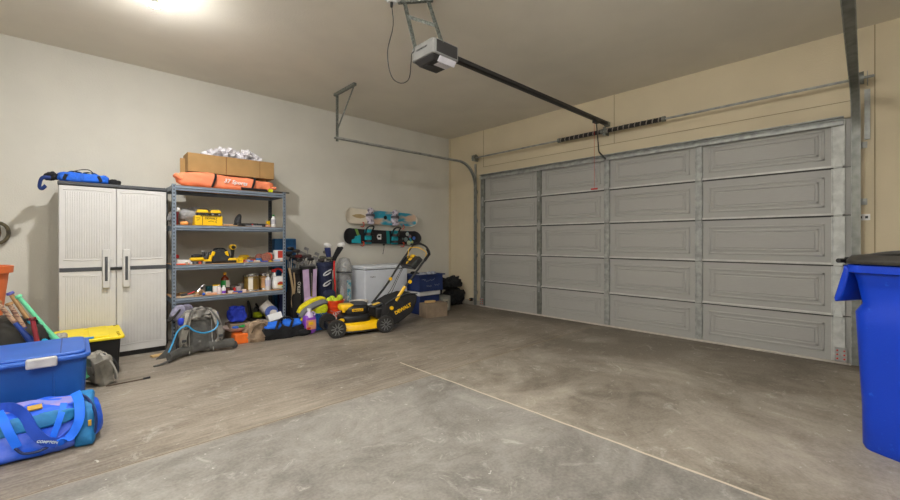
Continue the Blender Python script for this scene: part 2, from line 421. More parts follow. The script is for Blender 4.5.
# ------------------------------------------------------------------ tracks
def track(y, sgn, lb, x_end, right=False):
    t = thing('door_track', lb, 'track', (5.5, y, 0), 0)
    path = [(0, 0, 0.02), (0, 0, 2.22)] + arc((-0.42, 2.24), 0.42, 0, 90, 10) + [(x_end - 5.5, -.05 if right else 0, 2.66)]
    w = 0.06 if right else 0.05
    for nm, dd, tt, ww in (('rail', 0.0, .004, w),):
        b = MB()
        b.strip(path, w, .004, side=(0, 1, 0))
        for s in (-1, 1):
            off = [(p[0], p[1] + s * w / 2, p[2]) for p in path]
            b.strip(off, .006, .026, side=(0, 1, 0), m=1)
        b.build('rail', [GALVD, GALV], t)
    # wall brackets
    for z in (0.25, 0.95, 1.6, 2.15):
        MB().bb(.0, .098, sgn * .03, sgn * .034, z - .03, z + .03).bb(.09, .098, sgn * .03, sgn * .075, z - .03, z + .03).build('wall_bracket', GALV, t)
    MB().bb(.075, .08, sgn * .055, sgn * .06, 2.2, 2.68).bb(.075, .098, sgn * .06, sgn * .095, 2.2, 2.68).build('flag_bracket', GALV, t)
    return t
lt = track(5.19, 1, 'long steel garage door track left of the door, curving up under the ceiling', 2.66)
rt = track(0.165, -1, 'steel garage door track right of the door, running overhead near the blue bin', 2.3, True)
# hanger of the left track: perforated angle down from the ceiling with a diagonal brace
PERF = mat('perforated_angle_steel', (120, 124, 118), 0.5, 0.5, var=0.5, scale=60)
b = MB().bar((2.70 - 5.5, 0.03, H), (2.70 - 5.5, 0.03, 2.62), .035, .004, up=(1, 0, 0)).bar((2.70 - 5.5 + .015, 0.03, H), (2.70 - 5.5 + .015, 0.03, 2.62), .004, .03, up=(1, 0, 0))
b.build('hanger_angle', PERF, lt)
MB().bb(-2.83, -2.79, -.50, 0.06, H - .035, H).build('ceiling_angle', PERF, lt)
MB().bar((-2.80, -.46, H - .02), (-2.80, 0.02, 2.76), .032, .004, up=(1, 0, 0)).build('diagonal_brace', PERF, lt)
MB().bar((3.0 - 5.5, -0.03, H), (3.0 - 5.5, -0.03, 2.64), .035, .004, up=(1, 0, 0)).build('hanger_angle', PERF, rt)

# ------------------------------------------------------------------ torsion shaft
t = thing('torsion_spring', 'black coiled torsion spring on a steel shaft above the garage door', 'spring', (5.46, 2.66, 2.765))
MB().tube([(0, 2.58, 0), (0, -2.62, 0)], .0127, 10).build('shaft', GALV, t)
TS = mat('spring_black', (30, 27, 26), .6); TS2 = mat('spring_rust_stripe', (158, 150, 140), .7)
for y0, y1, nm in ((0.03, 0.72, 0), (-0.78, -0.03, 1)):
    pts = []; n = int(abs(y1 - y0) / 0.0085)
    b = MB()
    b.lathe([(.025, y0), (.025, y1)], n=20, axis='y')
    for k in range(int((y1 - y0) / .016)):
        y = y0 + .008 + k * .016
        b.lathe([(.025, y - .006), (.031, y), (.025, y + .006)], n=16, axis='y', m=0)
    for k in range(int((y1 - y0) / .075)):       # painted helical stripe
        y = y0 + .03 + k * .075
        b.tube([(.029 * math.cos(a), y + .02 * a / PI, .029 * math.sin(a)) for a in [PI * (0.3 + 1.5 * q / 8) for q in range(9)]], .007, 6, m=1)
    b.build('coil', [TS, TS2], t)
    for y in (y0, y1): MB().lathe([(.02, y - .02), (.034, y - .02), (.034, y + .02), (.02, y + .02)], n=16, axis='y').build('spring_cone', GALVD, t)
MB().bb(-.004, .004, -.02, .02, -.06, .06).bb(0, .136, -.003, .003, -.045, .045).build('center_bracket', GALVD, t)
for y in (2.50, -2.52):
    MB().lathe([(.02, y - .03), (.06, y - .03), (.056, y), (.06, y + .02), (.02, y + .025)], n=24, axis='y').build('cable_drum', GALVD, t)
    s = 1 if y > 0 else -1
    MB().bb(-.03, .136, y + s * .05, y + s * .055, -.05, .05).build('bearing_plate', GALV, t)

# ------------------------------------------------------------------ garage door opener
t = thing('garage_door_opener', 'silver and black garage door opener hanging from the ceiling on steel straps', 'garage door opener', (2.31, 2.66, 2.78))
SILV = mat('silver_plastic', (146, 146, 144), .35, .2); OPB = mat('opener_black', (44, 42, 42), .45)
MB().prism(rrect(-.15, .15, -.15, .15, .03), 0, .125, 'xy').build('housing', SILV, t, bev=.008)
MB().bb(-.115, .12, -.1535, -.15, .012, .115).build('side_cover', OPB, t, bev=.001)
MB().bb(-.115, .12, .15, .1535, .012, .115).build('side_cover', OPB, t, bev=.001)
MB().box((0, 0, -.02), (.27, .27, .045), rot=(PI, 0, 0), top=(.72, .72)).build('light_cover', OPB, t, bev=.01)
MB().box((.03, -.119, -.022), (.19, .010, .052), rot=(R(40), 0, 0)).bb(-.045, .095, -.097, -.03, -.0455, -.040).build('light_lens', mat('frosted_lens', (214, 212, 220), .4), t, bev=.004)
MB().lathe([(.045, -.046), (.045, -.040), (.0, -.040)], c=(-.04, .03, 0), n=24).build('motion_sensor', DGREY, t)
text('CHAMBERLAIN', .021, 'lettering', mat('lettering_grey', (60, 60, 60), .5), t, (-.1515, 0, .075), (R(90), 0, R(-90)))
for p, q in (((-.14, .10, .09), (-.23, .15, H - 2.78)), ((-.06, -.145, .10), (-.09, 0, H - 2.78))):
    MB().bar(p, q, .032, .003, up=(0, 1, 0)).bar((p[0] + .015, p[1], p[2]), (q[0] + .015, q[1], q[2]), .003, .028, up=(0, 1, 0)).build('hanging_strap', PERF, t)
MB().bar((-.205, .135, .38), (-.07, -.09, .26), .028, .003, up=(1, 0, 0)).build('cross_brace', PERF, t)
MB().bar((-.26, .19, H - 2.78 - .01), (-.06, -.04, H - 2.78 - .01), .03, .02).build('ceiling_angle', PERF, t)
MB().bb(.15, 3.24, -.028, .028, .083, .089).bb(.15, 3.24, -.028, -.022, .083, .125).bb(.15, 3.24, .022, .028, .083, .125).bb(.15, 3.24, -.006, .006, .10, .125).build('rail', OPB, t)
MB().bb(3.2, 3.27, -.03, .03, .07, .13).build('header_bracket', GALVD, t)
MB().bb(2.86, 2.96, -.03, .03, .05, .083).build('trolley', BLACK, t, bev=.004)
MB().bar((2.92, 0, .06), (2.99, 0, -.33), .025, .006, up=(0, 1, 0)).bar((2.99, 0, -.33), (3.19, 0, -.40), .025, .006, up=(0, 1, 0)).build('door_arm', OPB, t)
REDC = mat('red_cord', (190, 40, 36), .6)
MB().tube([(2.88, .01, .06), (2.88, .01, -.84)], .0025, 6).build('release_cord', REDC, t)
MB().tube([(2.88, -.035, -.85), (2.88, .055, -.85)], .011, 8).build('release_handle', REDC, t)
o = tag(MB().tube(bez([(1.99, 2.86, 3.25), (2.02, 2.88, 3.08), (1.99, 2.92, 2.86), (2.01, 2.90, 2.66), (2.06, 2.84, 2.585), (2.12, 2.79, 2.62), (2.13, 2.77, 2.76), (2.13, 2.76, 2.83), (2.155, 2.76, 2.86)], 8), .004, 6).lathe([(.004, 3.215), (.011, 3.222), (.013, 3.262)], c=(1.99, 2.86, 0), n=12).build('power_cord', BLACK), 'black power cord looping down from the ceiling outlet to the opener', 'cord')
tag(MB().bb(1.93, 2.05, 2.80, 2.90, H - .012, H).bb(1.96, 2.02, 2.83, 2.89, H - .03, H - .012).build('ceiling_outlet', WHITE, bev=.003), 'white electrical outlet plate on the ceiling feeding the opener', 'outlet')
t = thing('wall_switch', 'small white plate with two dark holes on the wall right of the garage door', 'wall plate', (XF, .115, 1.45))
MB().bb(-.008, 0, -.045, .045, -.03, .03).build('plate', WHITE, t, bev=.003)
for y in (-.02, .02): MB().bb(-.011, -.008, y - .01, y + .01, -.012, .012).build('socket', BLACK, t)
t = thing('safety_sensor', 'small black safety sensor low on the left garage door track', 'sensor', (5.47, 5.27, .12))
MB().bb(-.03, .03, -.02, .02, -.03, .03).build('housing', BLACK, t, bev=.006)
MB().bb(.02, .10, .02, .024, -.02, .02).build('bracket', GALV, t)
MB().lathe([(.012, -.036), (.012, -.03)], axis='x', n=12).build('lens', mat('sensor_lens', (190, 120, 40), .3), t)

# ------------------------------------------------------------------ storage cabinet
cab = thing('storage_cabinet', 'tall light grey plastic cabinet with two ribbed doors beside the shelving', 'cabinet', (.329, 5.45, 0)); cab.scale = (.955, 1, 1)
CBW = mat('cabinet_plastic', (203, 201, 198), .5, var=.02); CBD = mat('cabinet_trim_dark', (66, 68, 72), .5)
MB().bb(-.455, .455, .03, .44, .05, 1.77).build('body', CBW, cab, bev=.008)
MB().bb(-.445, .445, .02, .44, 0, .05).build('base', BLACK, cab, bev=.004)
MB().bb(-.462, .462, -.01, .45, 1.772, 1.808).build('top_panel', CBD, cab, bev=.008)
for s in (-1, 1):
    x0, x1 = (-.45, -.004) if s < 0 else (.004, .45)
    b = MB(); b.bb(x0, x1, 0, .028, .055, 1.765)
    for za, zb in ((.14, .86), (1.05, 1.71)):
        n = 27
        for k in range(n):
            xx = x0 + .045 + (x1 - x0 - .09) * (k + .5) / n
            b.box((xx, -.0008, (za + zb) / 2), (.009, .0045, zb - za))
        for z in (za - .015, zb + .015):
            pts = [(x0 + .03 + (x1 - x0 - .06) * q / 8, -.001, z + .010 * math.sin(PI * q / 8) * (1 if z > 1.4 or z < .3 else -1)) for q in range(9)]
            b.tube(pts, .005, 6)
    d = b.build('door', CBW, cab, bev=.003)
    hx = s * .085
    h = MB().bb(hx - .032, hx + .032, -.034, -.001, .735, 1.135).build('handle', CBW, d, bev=.008)
    MB().bb(hx - .012, hx + .012, -.040, -.03, .81, 1.06).build('handle_grip', CBD, h, bev=.004)
    MB().bb(x0 + .002 if s < 0 else hx + .034, hx - .034 if s < 0 else x1 - .002, -.004, .002, .915, .955).build('door_band', CBD, d, bev=.002)
MB().bb(-.05, .05, -.02, 0, .92, .95).build('latch', BLACK, cab, bev=.004)

# blue carrying bag on the cabinet
t = thing('carrying_bag', 'long blue carrying bag with black straps lying on top of the grey cabinet', 'bag', (fx(84, 5.62), 5.60, 1.81), R(2)); t.scale = (.72, .72, 1.0)
BLUEF = mat('bright_blue_fabric', (20, 96, 208), .7, var=.25, scale=12, bump=.4, bscale=40)
MB().blob((0, 0, .05), (.56, .20, .10), e=.5, amp=.02, fr=9, flat=-.05, seed=3, fold=.5).build('bag_body', BLUEF, t)
for x, w in ((-.13, 1), (.10, -1)):
    pts = bez([(x - .08 * w, -.105, .02), (x - .05 * w, -.09, .075), (x + .02 * w, -.03, .115), (x + .10 * w, .03, .11)], 6)
    MB().strip(pts, .035, .004, side=(1, 0, 0)).build('strap', BLACKF, t)
MB().strip(bez([(-.12, -.03, .112), (-.03, -.05, .135), (.05, -.05, .14), (.10, -.03, .112)], 6), .035, .005, side=(0, 1, 0)).build('carry_handle', BLACKF, t)
MB().blob((-.33, 0, .045), (.14, .12, .08), e=.7, amp=.02, fr=14, seed=8, flat=-.045).build('end_strap', BLACKF, t)
MB().blob((.33, 0, .035), (.16, .10, .06), e=.7, amp=.02, fr=14, seed=5, flat=-.035).build('end_strap', BLACKF, t)
MB().tube(bez([(-.34, -.05, .03), (-.42, -.06, .02), (-.445, -.05, -.06), (-.42, -.05, -.08), (-.385, -.05, -.05)], 6), .032, 8, flat=(1, .6)).build('hanging_strap', mat('navy_strap', (24, 50, 110), .8), t)

# ------------------------------------------------------------------ steel shelving
SX0, SX1, SY0, SY1 = .79, 2.025, 5.30, 5.84
LV = [1.84, 1.40, .955, .59]
sh = thing('shelving_unit', 'blue-grey steel shelving unit with four particle board shelves against the wall', 'shelving', ((SX0 + SX1) / 2, (SY0 + SY1) / 2, 0))
cx, cy = (SX0 + SX1) / 2, (SY0 + SY1) / 2; hx, hy = (SX1 - SX0) / 2, (SY1 - SY0) / 2
for sx in (-1, 1):
    for sy in (-1, 1):
        b = MB(); X, Y = sx * hx, sy * hy
        b.bb(X, X - sx * .038, Y, Y - sy * .003, 0, 1.85).bb(X, X - sx * .003, Y, Y - sy * .038, 0, 1.85)
        for k in range(46):
            z = .04 + k * .0395
            b.bb(X - sx * .013, X - sx * .025, Y + sy * .0006, Y - sy * .0036, z, z + .018, m=1)
            b.bb(X + sx * .0006, X - sx * .0036, Y - sy * .013, Y - sy * .025, z, z + .018, m=1)
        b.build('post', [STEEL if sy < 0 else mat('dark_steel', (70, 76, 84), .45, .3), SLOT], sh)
for z in LV:
    f = MB()
    for y, s in ((-hy + .004, 1), (hy - .004, -1)):
        f.bb(-hx + .005, hx - .005, y, y + s * .004, z - .058, z - .003).bb(-hx + .005, hx - .005, y, y + s * .022, z - .006, z - .003)
        f.tube([(-hx + .03, y - .002 * s, z - .028), (hx - .03, y - .002 * s, z - .028)], .009, 8)
    for x, s in ((-hx + .004, 1), (hx - .004, -1)):
        f.bb(x, x + s * .004, -hy + .005, hy - .005, z - .058, z - .003)
    s_ = MB().bb(-hx + .008, hx - .008, -hy + .010, hy - .010, z - .016, z).build('shelf', WOOD, sh)
    f.build('shelf_frame', STEEL, s_)

def fx(px, Y):               # world X of photo column px at distance Y from the camera along Y
    a = px - 450; return Y * (a * .7305 + 275.2) / (-a * .683 + 294.4)

# ------------------------------------------------------------------ on top of the shelving
z = 1.84
t = thing('cardboard_box', 'long open cardboard box full of clear wrapping on top of the shelving', 'box', (1.36, 5.62, 2.03), R(-1))
x0, x1, y0, y1, hh = fx(188, 5.48) - 1.36, fx(274, 5.48) - 1.36, -.14, .14, .22
b = MB().bb(x0, x1, y0, y0 + .006, 0, hh).bb(x0, x1, y1 - .006, y1, 0, hh).bb(x0, x0 + .006, y0, y1, 0, hh).bb(x1 - .006, x1, y0, y1, 0, hh).bb(x0, x1, y0, y1, 0, .006)
b.bb(.01, .016, y0 - .004, y0, 0, hh, m=1).bb(.40, .404, y0 - .003, y0, 0, hh, m=1)
b.build('box_walls', [CARD, mat('cardboard_seam', (120, 84, 50), .9)], t)
MB().bb(x0 - .05, x0, .02, .026, -.01, .17).build('flap', CARD, t)
PLAST = mat('clear_wrap', (244, 240, 245), .3, alpha=.75, var=.02)
wp = thing('plastic_wrapping', 'crumpled clear plastic wrapping heaped in the cardboard box', 'wrapping', (1.42, 5.62, 2.07), 0)
wp['kind'] = 'stuff'
random.seed(3)
b = MB()
for k in range(26):
    x = random.uniform(-.20, .38); yy = random.uniform(-.08, .08); zz = .16 + random.uniform(0, .11) * (1 - abs(x - .05) * 1.6)
    b.blob((x, yy, zz), (.13, .10, .10), e=.9, amp=.06, fr=22, nu=16, nv=8, seed=k, fold=.8)
b.build('crumpled_sheet', PLAST, wp, smooth=0)

ORF = mat('orange_fabric', (238, 136, 96), .75, var=.12, scale=5, bump=.35, bscale=14)
t = thing('canopy_bag', 'long salmon orange bag with two black straps on top of the shelving', 'bag', (1.38, 5.44, 1.845), R(-1))
b = MB().blob((0, 0, .08), (1.04, .17, .165), e=.55, amp=.022, fr=6, flat=-.078, seed=2, fold=.35, nu=60, nv=24, shape=lambda q: (q.x, q.y, q.z * (1 - .12 * q.x)))
b.build('bag_body', ORF, t)
MB().box((-.51, -.01, .10), (.10, .12, .05), rot=(0, R(35), 0)).build('end_flap', ORF, t, bev=.02)
MB().box((.50, -.01, .05), (.12, .10, .04), rot=(0, R(-14), 0)).build('end_flap', ORF, t, bev=.015)
for x in (-.16, .27):
    MB().strip(bez([(x - .03, -.092, .005), (x - .012, -.104, .06), (x + .004, -.100, .12), (x + .012, -.06, .166), (x + .01, .03, .175)], 6), .024, .004, side=(1, 0, 0)).build('strap', BLACKF, t)
text('37 Sports', .066, 'lettering', WHITE, t, (.06, -.1, .085), (R(84), R(4), 0), extrude=.004, shear=.25, bold=.001)
t = thing('telescopic_pole', 'thin black pole with a bright yellow hub lying at the shelving front edge', 'pole', (1.78, 5.335, 1.84), R(-1))
MB().tube([(-.28, 0, .022), (.02, 0, .018), (.02, 0, .012), (.30, 0, .012)], [.018, .016, .01, .008], 10).build('pole', BLACK, t)
YG = mat('neon_yellow', (214, 222, 20), .5)
b = MB().tube([(.04, 0, .020), (.085, 0, .020)], .021, 10)
for a in range(4): b.bar((.062, 0, .022), (.062 + .035 * math.cos(a * PI / 2 + .6), -.01, .022 + .022 * math.sin(a * PI / 2 + .6)), .02, .012)
b.build('hub', YG, t)
tag(MB().bb(1.06, 1.30, 5.58, 5.72, 1.843, 1.868).build('green_board', mat('green_paint', (30, 96, 70), .6), bev=.004), 'flat dark green board beneath the left end of the cardboard box', 'board')
for k, x in enumerate((1.0, 1.30, 1.58, 1.83)):
    tag(MB().bb(x - .05, x + .05, 5.60, 5.70, 1.87 if k < 2 and x > 1.05 else 1.841, 2.029).build('wood_block', PLANK, bev=.004), ('short pine block under the left end of the cardboard box', 'pine block standing on the green board under the cardboard box', 'pine block under the middle of the cardboard box behind the orange bag', 'pine block under the right end of the cardboard box')[k], 'block')
t = thing('cable_reel', 'small black and red coiled strap beside the orange bag on the shelving', 'strap', (1.72, 5.60, 1.86)) if False else None
tag(MB().tube([(1.66 + .06 * math.cos(a * .5), 5.555 + .02 * math.sin(a * .9), 1.975 + .012 * math.sin(a * .5)) for a in range(26)], .007, 6).tube([(1.73, 5.55, 1.98), (1.755, 5.545, 1.995)], .012, 8, m=1).build('ratchet_strap', [BLACK, RED]), 'coiled black strap with a red buckle resting on the orange bag', 'strap') 

# ------------------------------------------------------------------ upper shelf (1.355)
z = 1.40
GM = mat('grey_mesh_fabric', (146, 146, 146), .85, var=.3, scale=30, stretch=(1, 1, 14), bump=.3, bscale=30)
t = tag(MB().blob((1.03, 5.60, z + .10), (.42, .30, .21), e=.7, amp=.04, fr=6, flat=-.098, seed=4, fold=.6, shape=lambda q: (q.x, q.y, q.z * (1 + .35 * q.x))).build('folded_tarp', GM), 'heap of folded grey tarp at the left of the upper shelf', 'tarp')
tag(MB().blob((.915, 5.36, z + .02), (.075, .04, .038), e=.7, amp=.006, fr=20, flat=-.019, seed=1).build('orange_cloth', mat('light_orange', (236, 160, 84), .6)), 'small pale orange cloth at the left front of the upper shelf', 'cloth')
Y = 5.40
t = thing('tool_box', 'bright yellow tool box with black markings on the upper shelf', 'tool box', (1.15, Y, z), R(0))
MB().bb(-.135, .15, -.05, .10, 0, .115).build('box_body', YELLOW, t, bev=.006)
MB().bb(-.062, -.056, -.0515, -.05, .006, .112).bb(-.08, .13, -.052, -.05, .104, .113).build('box_band', mat('dark_marking', (60, 50, 20), .6), t)
text('DEWALT', .032, 'lettering', BLACK, t, (.03, -.0505, .083), FACE_Y, bold=.0008)
b = MB()
for q in (((.0, .045), (.03, .055), (.06, .042)), ((.085, .03), (.075, .045), (.09, .065)), ((-.125, .085), (-.08, .085)), ((-.12, .06), (-.09, .065))):
    b.tube([(x, -.051, zz) for x, zz in q], .003, 5)
b.build('markings', mat('dark_marking', (60, 50, 20), .6), t)
for k, (x, w) in enumerate(((1.10, .125), (1.235, .115))):
    t = thing('battery_charger', ('yellow topped black battery charger, left one on the yellow tool box', 'yellow topped black battery charger, right one on the yellow tool box')[k], 'charger', (x, Y + .01, z + .115), 0, 'yellow and black chargers on the tool box')
    MB().bb(-w / 2, w / 2, -.04, .05, 0, .035).build('base', BLACK, t, bev=.006)
    MB().box((0, .005, .052), (w + .006, .09, .036), top=(.72, .8)).build('cover', YELLOW, t, bev=.007)
    for s in (-.6, .6): MB().bb(s * w / 2 - .012, s * w / 2 + .012, -.042, -.038, .008, .026).build('latch', CHROME if k else DGREY, t)
tag(MB().blob((fx(229, 5.4), 5.40, z + .012), (.14, .10, .024), e=.7, amp=.01, fr=16, flat=-.012, seed=6).build('work_glove', mat('tan_leather', (190, 150, 116), .8, bump=.3)), 'tan leather work glove on the upper shelf right of the tool box', 'glove')
t = thing('spring_clamp', 'black clamp standing upright on the upper shelf', 'clamp', (fx(238, 5.37), 5.37, z))
MB().tube(bez([(-.03, 0, .012), (-.02, 0, .08), (.01, 0, .13), (.025, 0, .125), (.02, 0, .06), (.025, 0, .01)], 5), .011, 8, flat=(1, 1.6)).build('jaw', BLACK, t)
MB().tube([(-.055, -.01, .012), (.045, -.01, .012)], .011, 8).build('bar', BLACK, t)
MB().box((.0, 0, .075), (.03, .02, .09), rot=(0, R(14), 0)).build('handle', DGREY, t, bev=.005)
t = thing('angle_grinder', 'dark power tool with a red tip lying on the upper shelf', 'power tool', (fx(246, 5.42), 5.42, z))
MB().tube([(-.06, 0, .022), (.05, 0, .022), (.065, 0, .022)], [.018, .02, .014], 10).build('tool_body', BLACK, t)
MB().tube([(.065, 0, .022), (.08, 0, .022)], .014, 10).build('tip', RED, t)
random.seed(11)
def clutter(nm, labels, cat, group, items):
    for k, it in enumerate(items):
        tag(it, labels[k], cat, group)
def small_box(nm, x, y, z, d, c, label, cat, rz=0, bev=.003, **kw):
    m = mat('paint_%d_%d_%d' % c, c, .55) if not isinstance(c, bpy.types.Material) else c
    return tag(MB().box((0, 0, d[2] / 2), d).build(nm, m, bev=min(bev, min(d) / 3), loc=(x, y, z), rot=(0, 0, rz)), label, cat)
def bottle(nm, x, y, z, h, r, body, cap, label, cat='bottle', lab_c=None, lab_z=(.25, .62), neck=.35, sq=False, label2=None, prof=None):
    t = thing(nm, label, cat, (x, y, z))
    p = prof or [(r * .92, 0), (r, h * .04), (r, h * .62), (r * .85, h * .72), (r * neck, h * .82), (r * neck, h * .90)]
    MB().lathe([(.0, 0)] + p, n=20).build('bottle_body', body, t)
    MB().lathe([(r * neck * 1.15, h * .88), (r * neck * 1.15, h * .99), (r * neck * .9, h)], n=16).build('cap', cap, t)
    if lab_c is not None: MB().lathe([(r * 1.015, h * lab_z[0]), (r * 1.015, h * lab_z[1])], n=20).build('label', lab_c, t)
    if label2 is not None: MB().bb(0, r * .9, -r * 1.03, -r * .9, h * lab_z[0], h * lab_z[1]).build('label_panel', label2, t)
    return t
GREEN = mat('green_plastic', (30, 150, 60), .45); BLUEP = mat('blue_plastic', (30, 90, 190), .45)
bottle('glue_bottle', fx(273.5, 5.45), 5.45, z, .165, .03, WHITE, GREEN, 'white bottle with a green cap at the right end of the upper shelf', lab_c=mat('label_grey', (180, 180, 186), .6), neck=.4)
small_box('tape_measure', fx(270.5, 5.47) - .0, 5.56, z, (.04, .04, .085), YELLOW, 'small yellow box beside the white green-capped bottle', 'box')
specs = [('pliers', 250, 5.36, (.10, .03, .018), (120, 124, 130), 'grey pliers lying near the front edge of the upper shelf', 'pliers', .2),
         ('staple_gun', 254, 5.46, (.09, .04, .045), (50, 50, 52), 'black staple gun behind the pliers on the upper shelf', 'tool', -.1),
         ('file', 257, 5.36, (.12, .025, .014), (160, 165, 172), 'flat silver file lying at the front of the upper shelf', 'file', .1),
         ('socket_case', 262, 5.44, (.12, .07, .04), (44, 46, 50), 'flat black case on the right half of the upper shelf', 'case', .05),
         ('sanding_block', 268, 5.37, (.05, .035, .028), (210, 160, 140), 'pink sanding block at the right front of the upper shelf', 'block', .3),
         ('putty_knife', 233, 5.34, (.10, .03, .010), (180, 150, 110), 'wooden handled scraper at the front edge of the upper shelf', 'tool', .15)]
for nm, px, yy, d, c, lb, ct, rz in specs: small_box(nm, fx(px, yy), yy, z, d, c, lb, ct, rz)
t = thing('utility_light', 'white and dark red object at the left end of the upper shelf', 'lamp', (.845, 5.42, z)); t.scale = (.8, .8, .8)
MB().tube([(0, 0, 0), (0, 0, .12), (.02, 0, .20)], [.03, .028, .02], 12).build('lamp_body', mat('dark_red', (120, 30, 36), .5), t)
MB().ball((.02, 0, .215), .035).build('lamp_head', WHITE, t)

# ------------------------------------------------------------------ middle shelf (.935)
z = .955
t = thing('small_bottle', 'small bright red and white bottle top at the left end of the middle shelf', 'bottle', (.872, 5.55, z))
MB().lathe([(.0, 0), (.02, 0), (.02, .05), (.012, .065)], n=16).build('bottle_body', WHITE, t)
MB().ball((0, 0, .085), .026).build('cap', RED, t)
small_box('blister_pack', fx(182, 5.42) , 5.44, z, (.17, .06, .05), WHITE, 'white packet of parts at the left of the middle shelf', 'packet')
small_box('chisel_card', fx(182, 5.345), 5.345, z, (.14, .03, .013), ORANGE, 'flat bright orange strip at the left front edge of the middle shelf', 'tool')
t = thing('palm_sander', 'yellow and black sander on the left half of the middle shelf', 'sander', (fx(197, 5.42), 5.42, z), 0)
MB().blob((0, 0, .055), (.145, .085, .045), e=.6, amp=0).build('body', YELLOW, t)
MB().blob((.0, 0, .088), (.115, .07, .05), e=.7).build('grip', BLACK, t)
MB().box((0, 0, .016), (.13, .08, .032), top=(.85, .9)).build('sanding_pad', BLACK, t, bev=.004)
MB().tube([(.08, 0, .06), (.105, 0, .085), (.105, 0, .13)], [.02, .022, .018], 12).build('dust_port', DGREY, t)
for k, (px, c) in enumerate(((187, (170, 150, 130)), (191, (200, 196, 190)), (195, (90, 90, 92)), (200, (205, 80, 50)), (204, (150, 150, 150)))):
    small_box('drill_bit_pack', fx(px, 5.335), 5.335, z, (.026, .02, .028), c, ('tan', 'white', 'dark grey', 'red', 'light grey')[k] + ' small packet in the row before the sander on the middle shelf', 'packet')
bottle('glue_bottle', fx(203.5, 5.56), 5.57, z, .15, .022, mat('smoke_plastic', (90, 90, 92), .4), WHITE, 'small white capped bottle behind the sander on the middle shelf', neck=.8)
t = thing('cordless_tool', 'small yellow and black power tool left of the tool bag', 'power tool', (fx(208, 5.38), 5.38, z))
MB().bb(-.045, .035, -.03, .03, 0, .028).build('battery', BLACK, t, bev=.004)
MB().bb(-.045, .03, -.028, .028, .028, .05).tube([(.02, 0, .04), (.035, 0, .10)], .018, 10).build('tool_body', YELLOW, t)
t = thing('tool_bag', 'black and yellow soft tool bag on the middle shelf', 'bag', (fx(219, 5.45), 5.46, z), 0)
MB().blob((0, 0, .08), (.25, .13, .165), e=.5, amp=.014, fr=12, seed=5, flat=-.08, fold=.5, shape=lambda q: (q.x * (1 - .22 * q.z), q.y, q.z)).build('bag_body', mat('charcoal_fabric', (50, 52, 54), .9, var=.3, bump=.5), t)
for s in (-1, 1):
    MB().box((s * .078, -.056, .093), (.036, .018, .10), rot=(R(12), s * R(-14), 0)).build('side_panel', YELLOW, t, bev=.006)
MB().tube(bez([(-.07, -.03, .14), (-.045, -.03, .172), (.045, -.03, .172), (.07, -.03, .14)], 5), .009, 8).build('carry_handle', BLACKF, t)
t = thing('cordless_drill', 'yellow and black cordless drill standing upright on the middle shelf', 'drill', (fx(232, 5.42), 5.42, z))
MB().bb(-.055, .05, -.035, .045, 0, .032).build('battery', BLACK, t, bev=.005)
MB().box((0, .005, .045), (.105, .075, .028), top=(.7, .8)).build('foot', YELLOW, t, bev=.005)
MB().tube([(.0, .01, .05), (.008, .0, .10), (.006, -.01, .165)], [.02, .017, .023], 12).build('handle', BLACK, t)
MB().tube([(.006, .075, .19), (.006, .04, .19), (.006, -.04, .19)], [.026, .034, .032], 16).build('motor_housing', YELLOW, t)
MB().tube([(.006, -.04, .19), (.006, -.085, .19)], [.024, .014], 16).build('chuck', BLACK, t)
b = thing('battery_box', 'small yellow box with dark print beside the drill', 'box', (fx(240, 5.36), 5.36, z))
MB().bb(-.032, .032, -.025, .03, 0, .062).build('box_body', YELLOW, b, bev=.003)
MB().bb(-.018, .018, -.0262, -.025, .03, .034).bb(-.018, .012, -.0262, -.025, .018, .022).bb(-.022, -.016, -.0262, -.025, .012, .05).build('print', BLACK, b)
t = thing('tape_measure', 'yellow and black rounded case behind the small yellow box', 'tape measure', (fx(244, 5.62), 5.62, z))
MB().blob((0, 0, .045), (.13, .05, .085), e=.6).build('case', YELLOW, t)
MB().bb(.05, .085, -.02, .02, .02, .06).build('end_grip', BLACK, t, bev=.006)
rs = [('marker', 245, 5.37, (.09, .02, .02), (206, 40, 36), 'red tool handle in front of the yellow rounded case', .3), ('snap_knife', 250, 5.38, (.07, .024, .022), (30, 120, 200), 'blue tool handle in the middle of the clutter on the middle shelf', .2),
      ('screwdriver', 250, 5.50, (.18, .022, .028), (196, 70, 60), 'long red handled screwdriver lying across the middle shelf', .08), ('paint_tube', 257, 5.37, (.07, .035, .022), (206, 190, 170), 'cream tube lying in the middle shelf clutter', -.3),
      ('chalk_case', 259, 5.46, (.07, .03, .045), (40, 120, 190), 'blue chalk line case behind the cream tube', .1), ('pencil_case', 264.5, 5.335, (.08, .02, .016), (44, 70, 170), 'dark blue strip at the front edge below the sanding disc roll', 0),
      ('yellow_tab', 270.5, 5.335, (.025, .02, .016), (230, 190, 30), 'tiny yellow tab at the front edge of the middle shelf', 0), ('wire_pack', 277, 5.34, (.08, .03, .026), (150, 170, 210), 'pale blue packet at the right front corner of the middle shelf', .1),
      ('receipt', 246.5, 5.335, (.05, .02, .012), (190, 180, 170), 'small beige scrap at the front edge right of the yellow box', .2), ('paint_card', 254, 5.33, (.10, .02, .010), (150, 146, 140), 'thin grey strip lying at the front edge of the middle shelf', 0),
      ('rag', 253, 5.62, (.16, .06, .055), (150, 120, 96), 'tan folded rag at the back of the middle shelf', .1), ('hose_clamp', 248, 5.44, (.05, .03, .03), (210, 210, 214), 'small white block behind the blue tool handle', .5)]
for nm, px, yy, d, c, lb, rz in rs: small_box(nm, fx(px, yy), yy, z, d, c, lb, nm.replace('_', ' '), rz)
t = thing('sanding_disc_roll', 'round brown sanding discs beside an orange pad on the middle shelf', 'sanding discs', (fx(266, 5.40), 5.40, z))
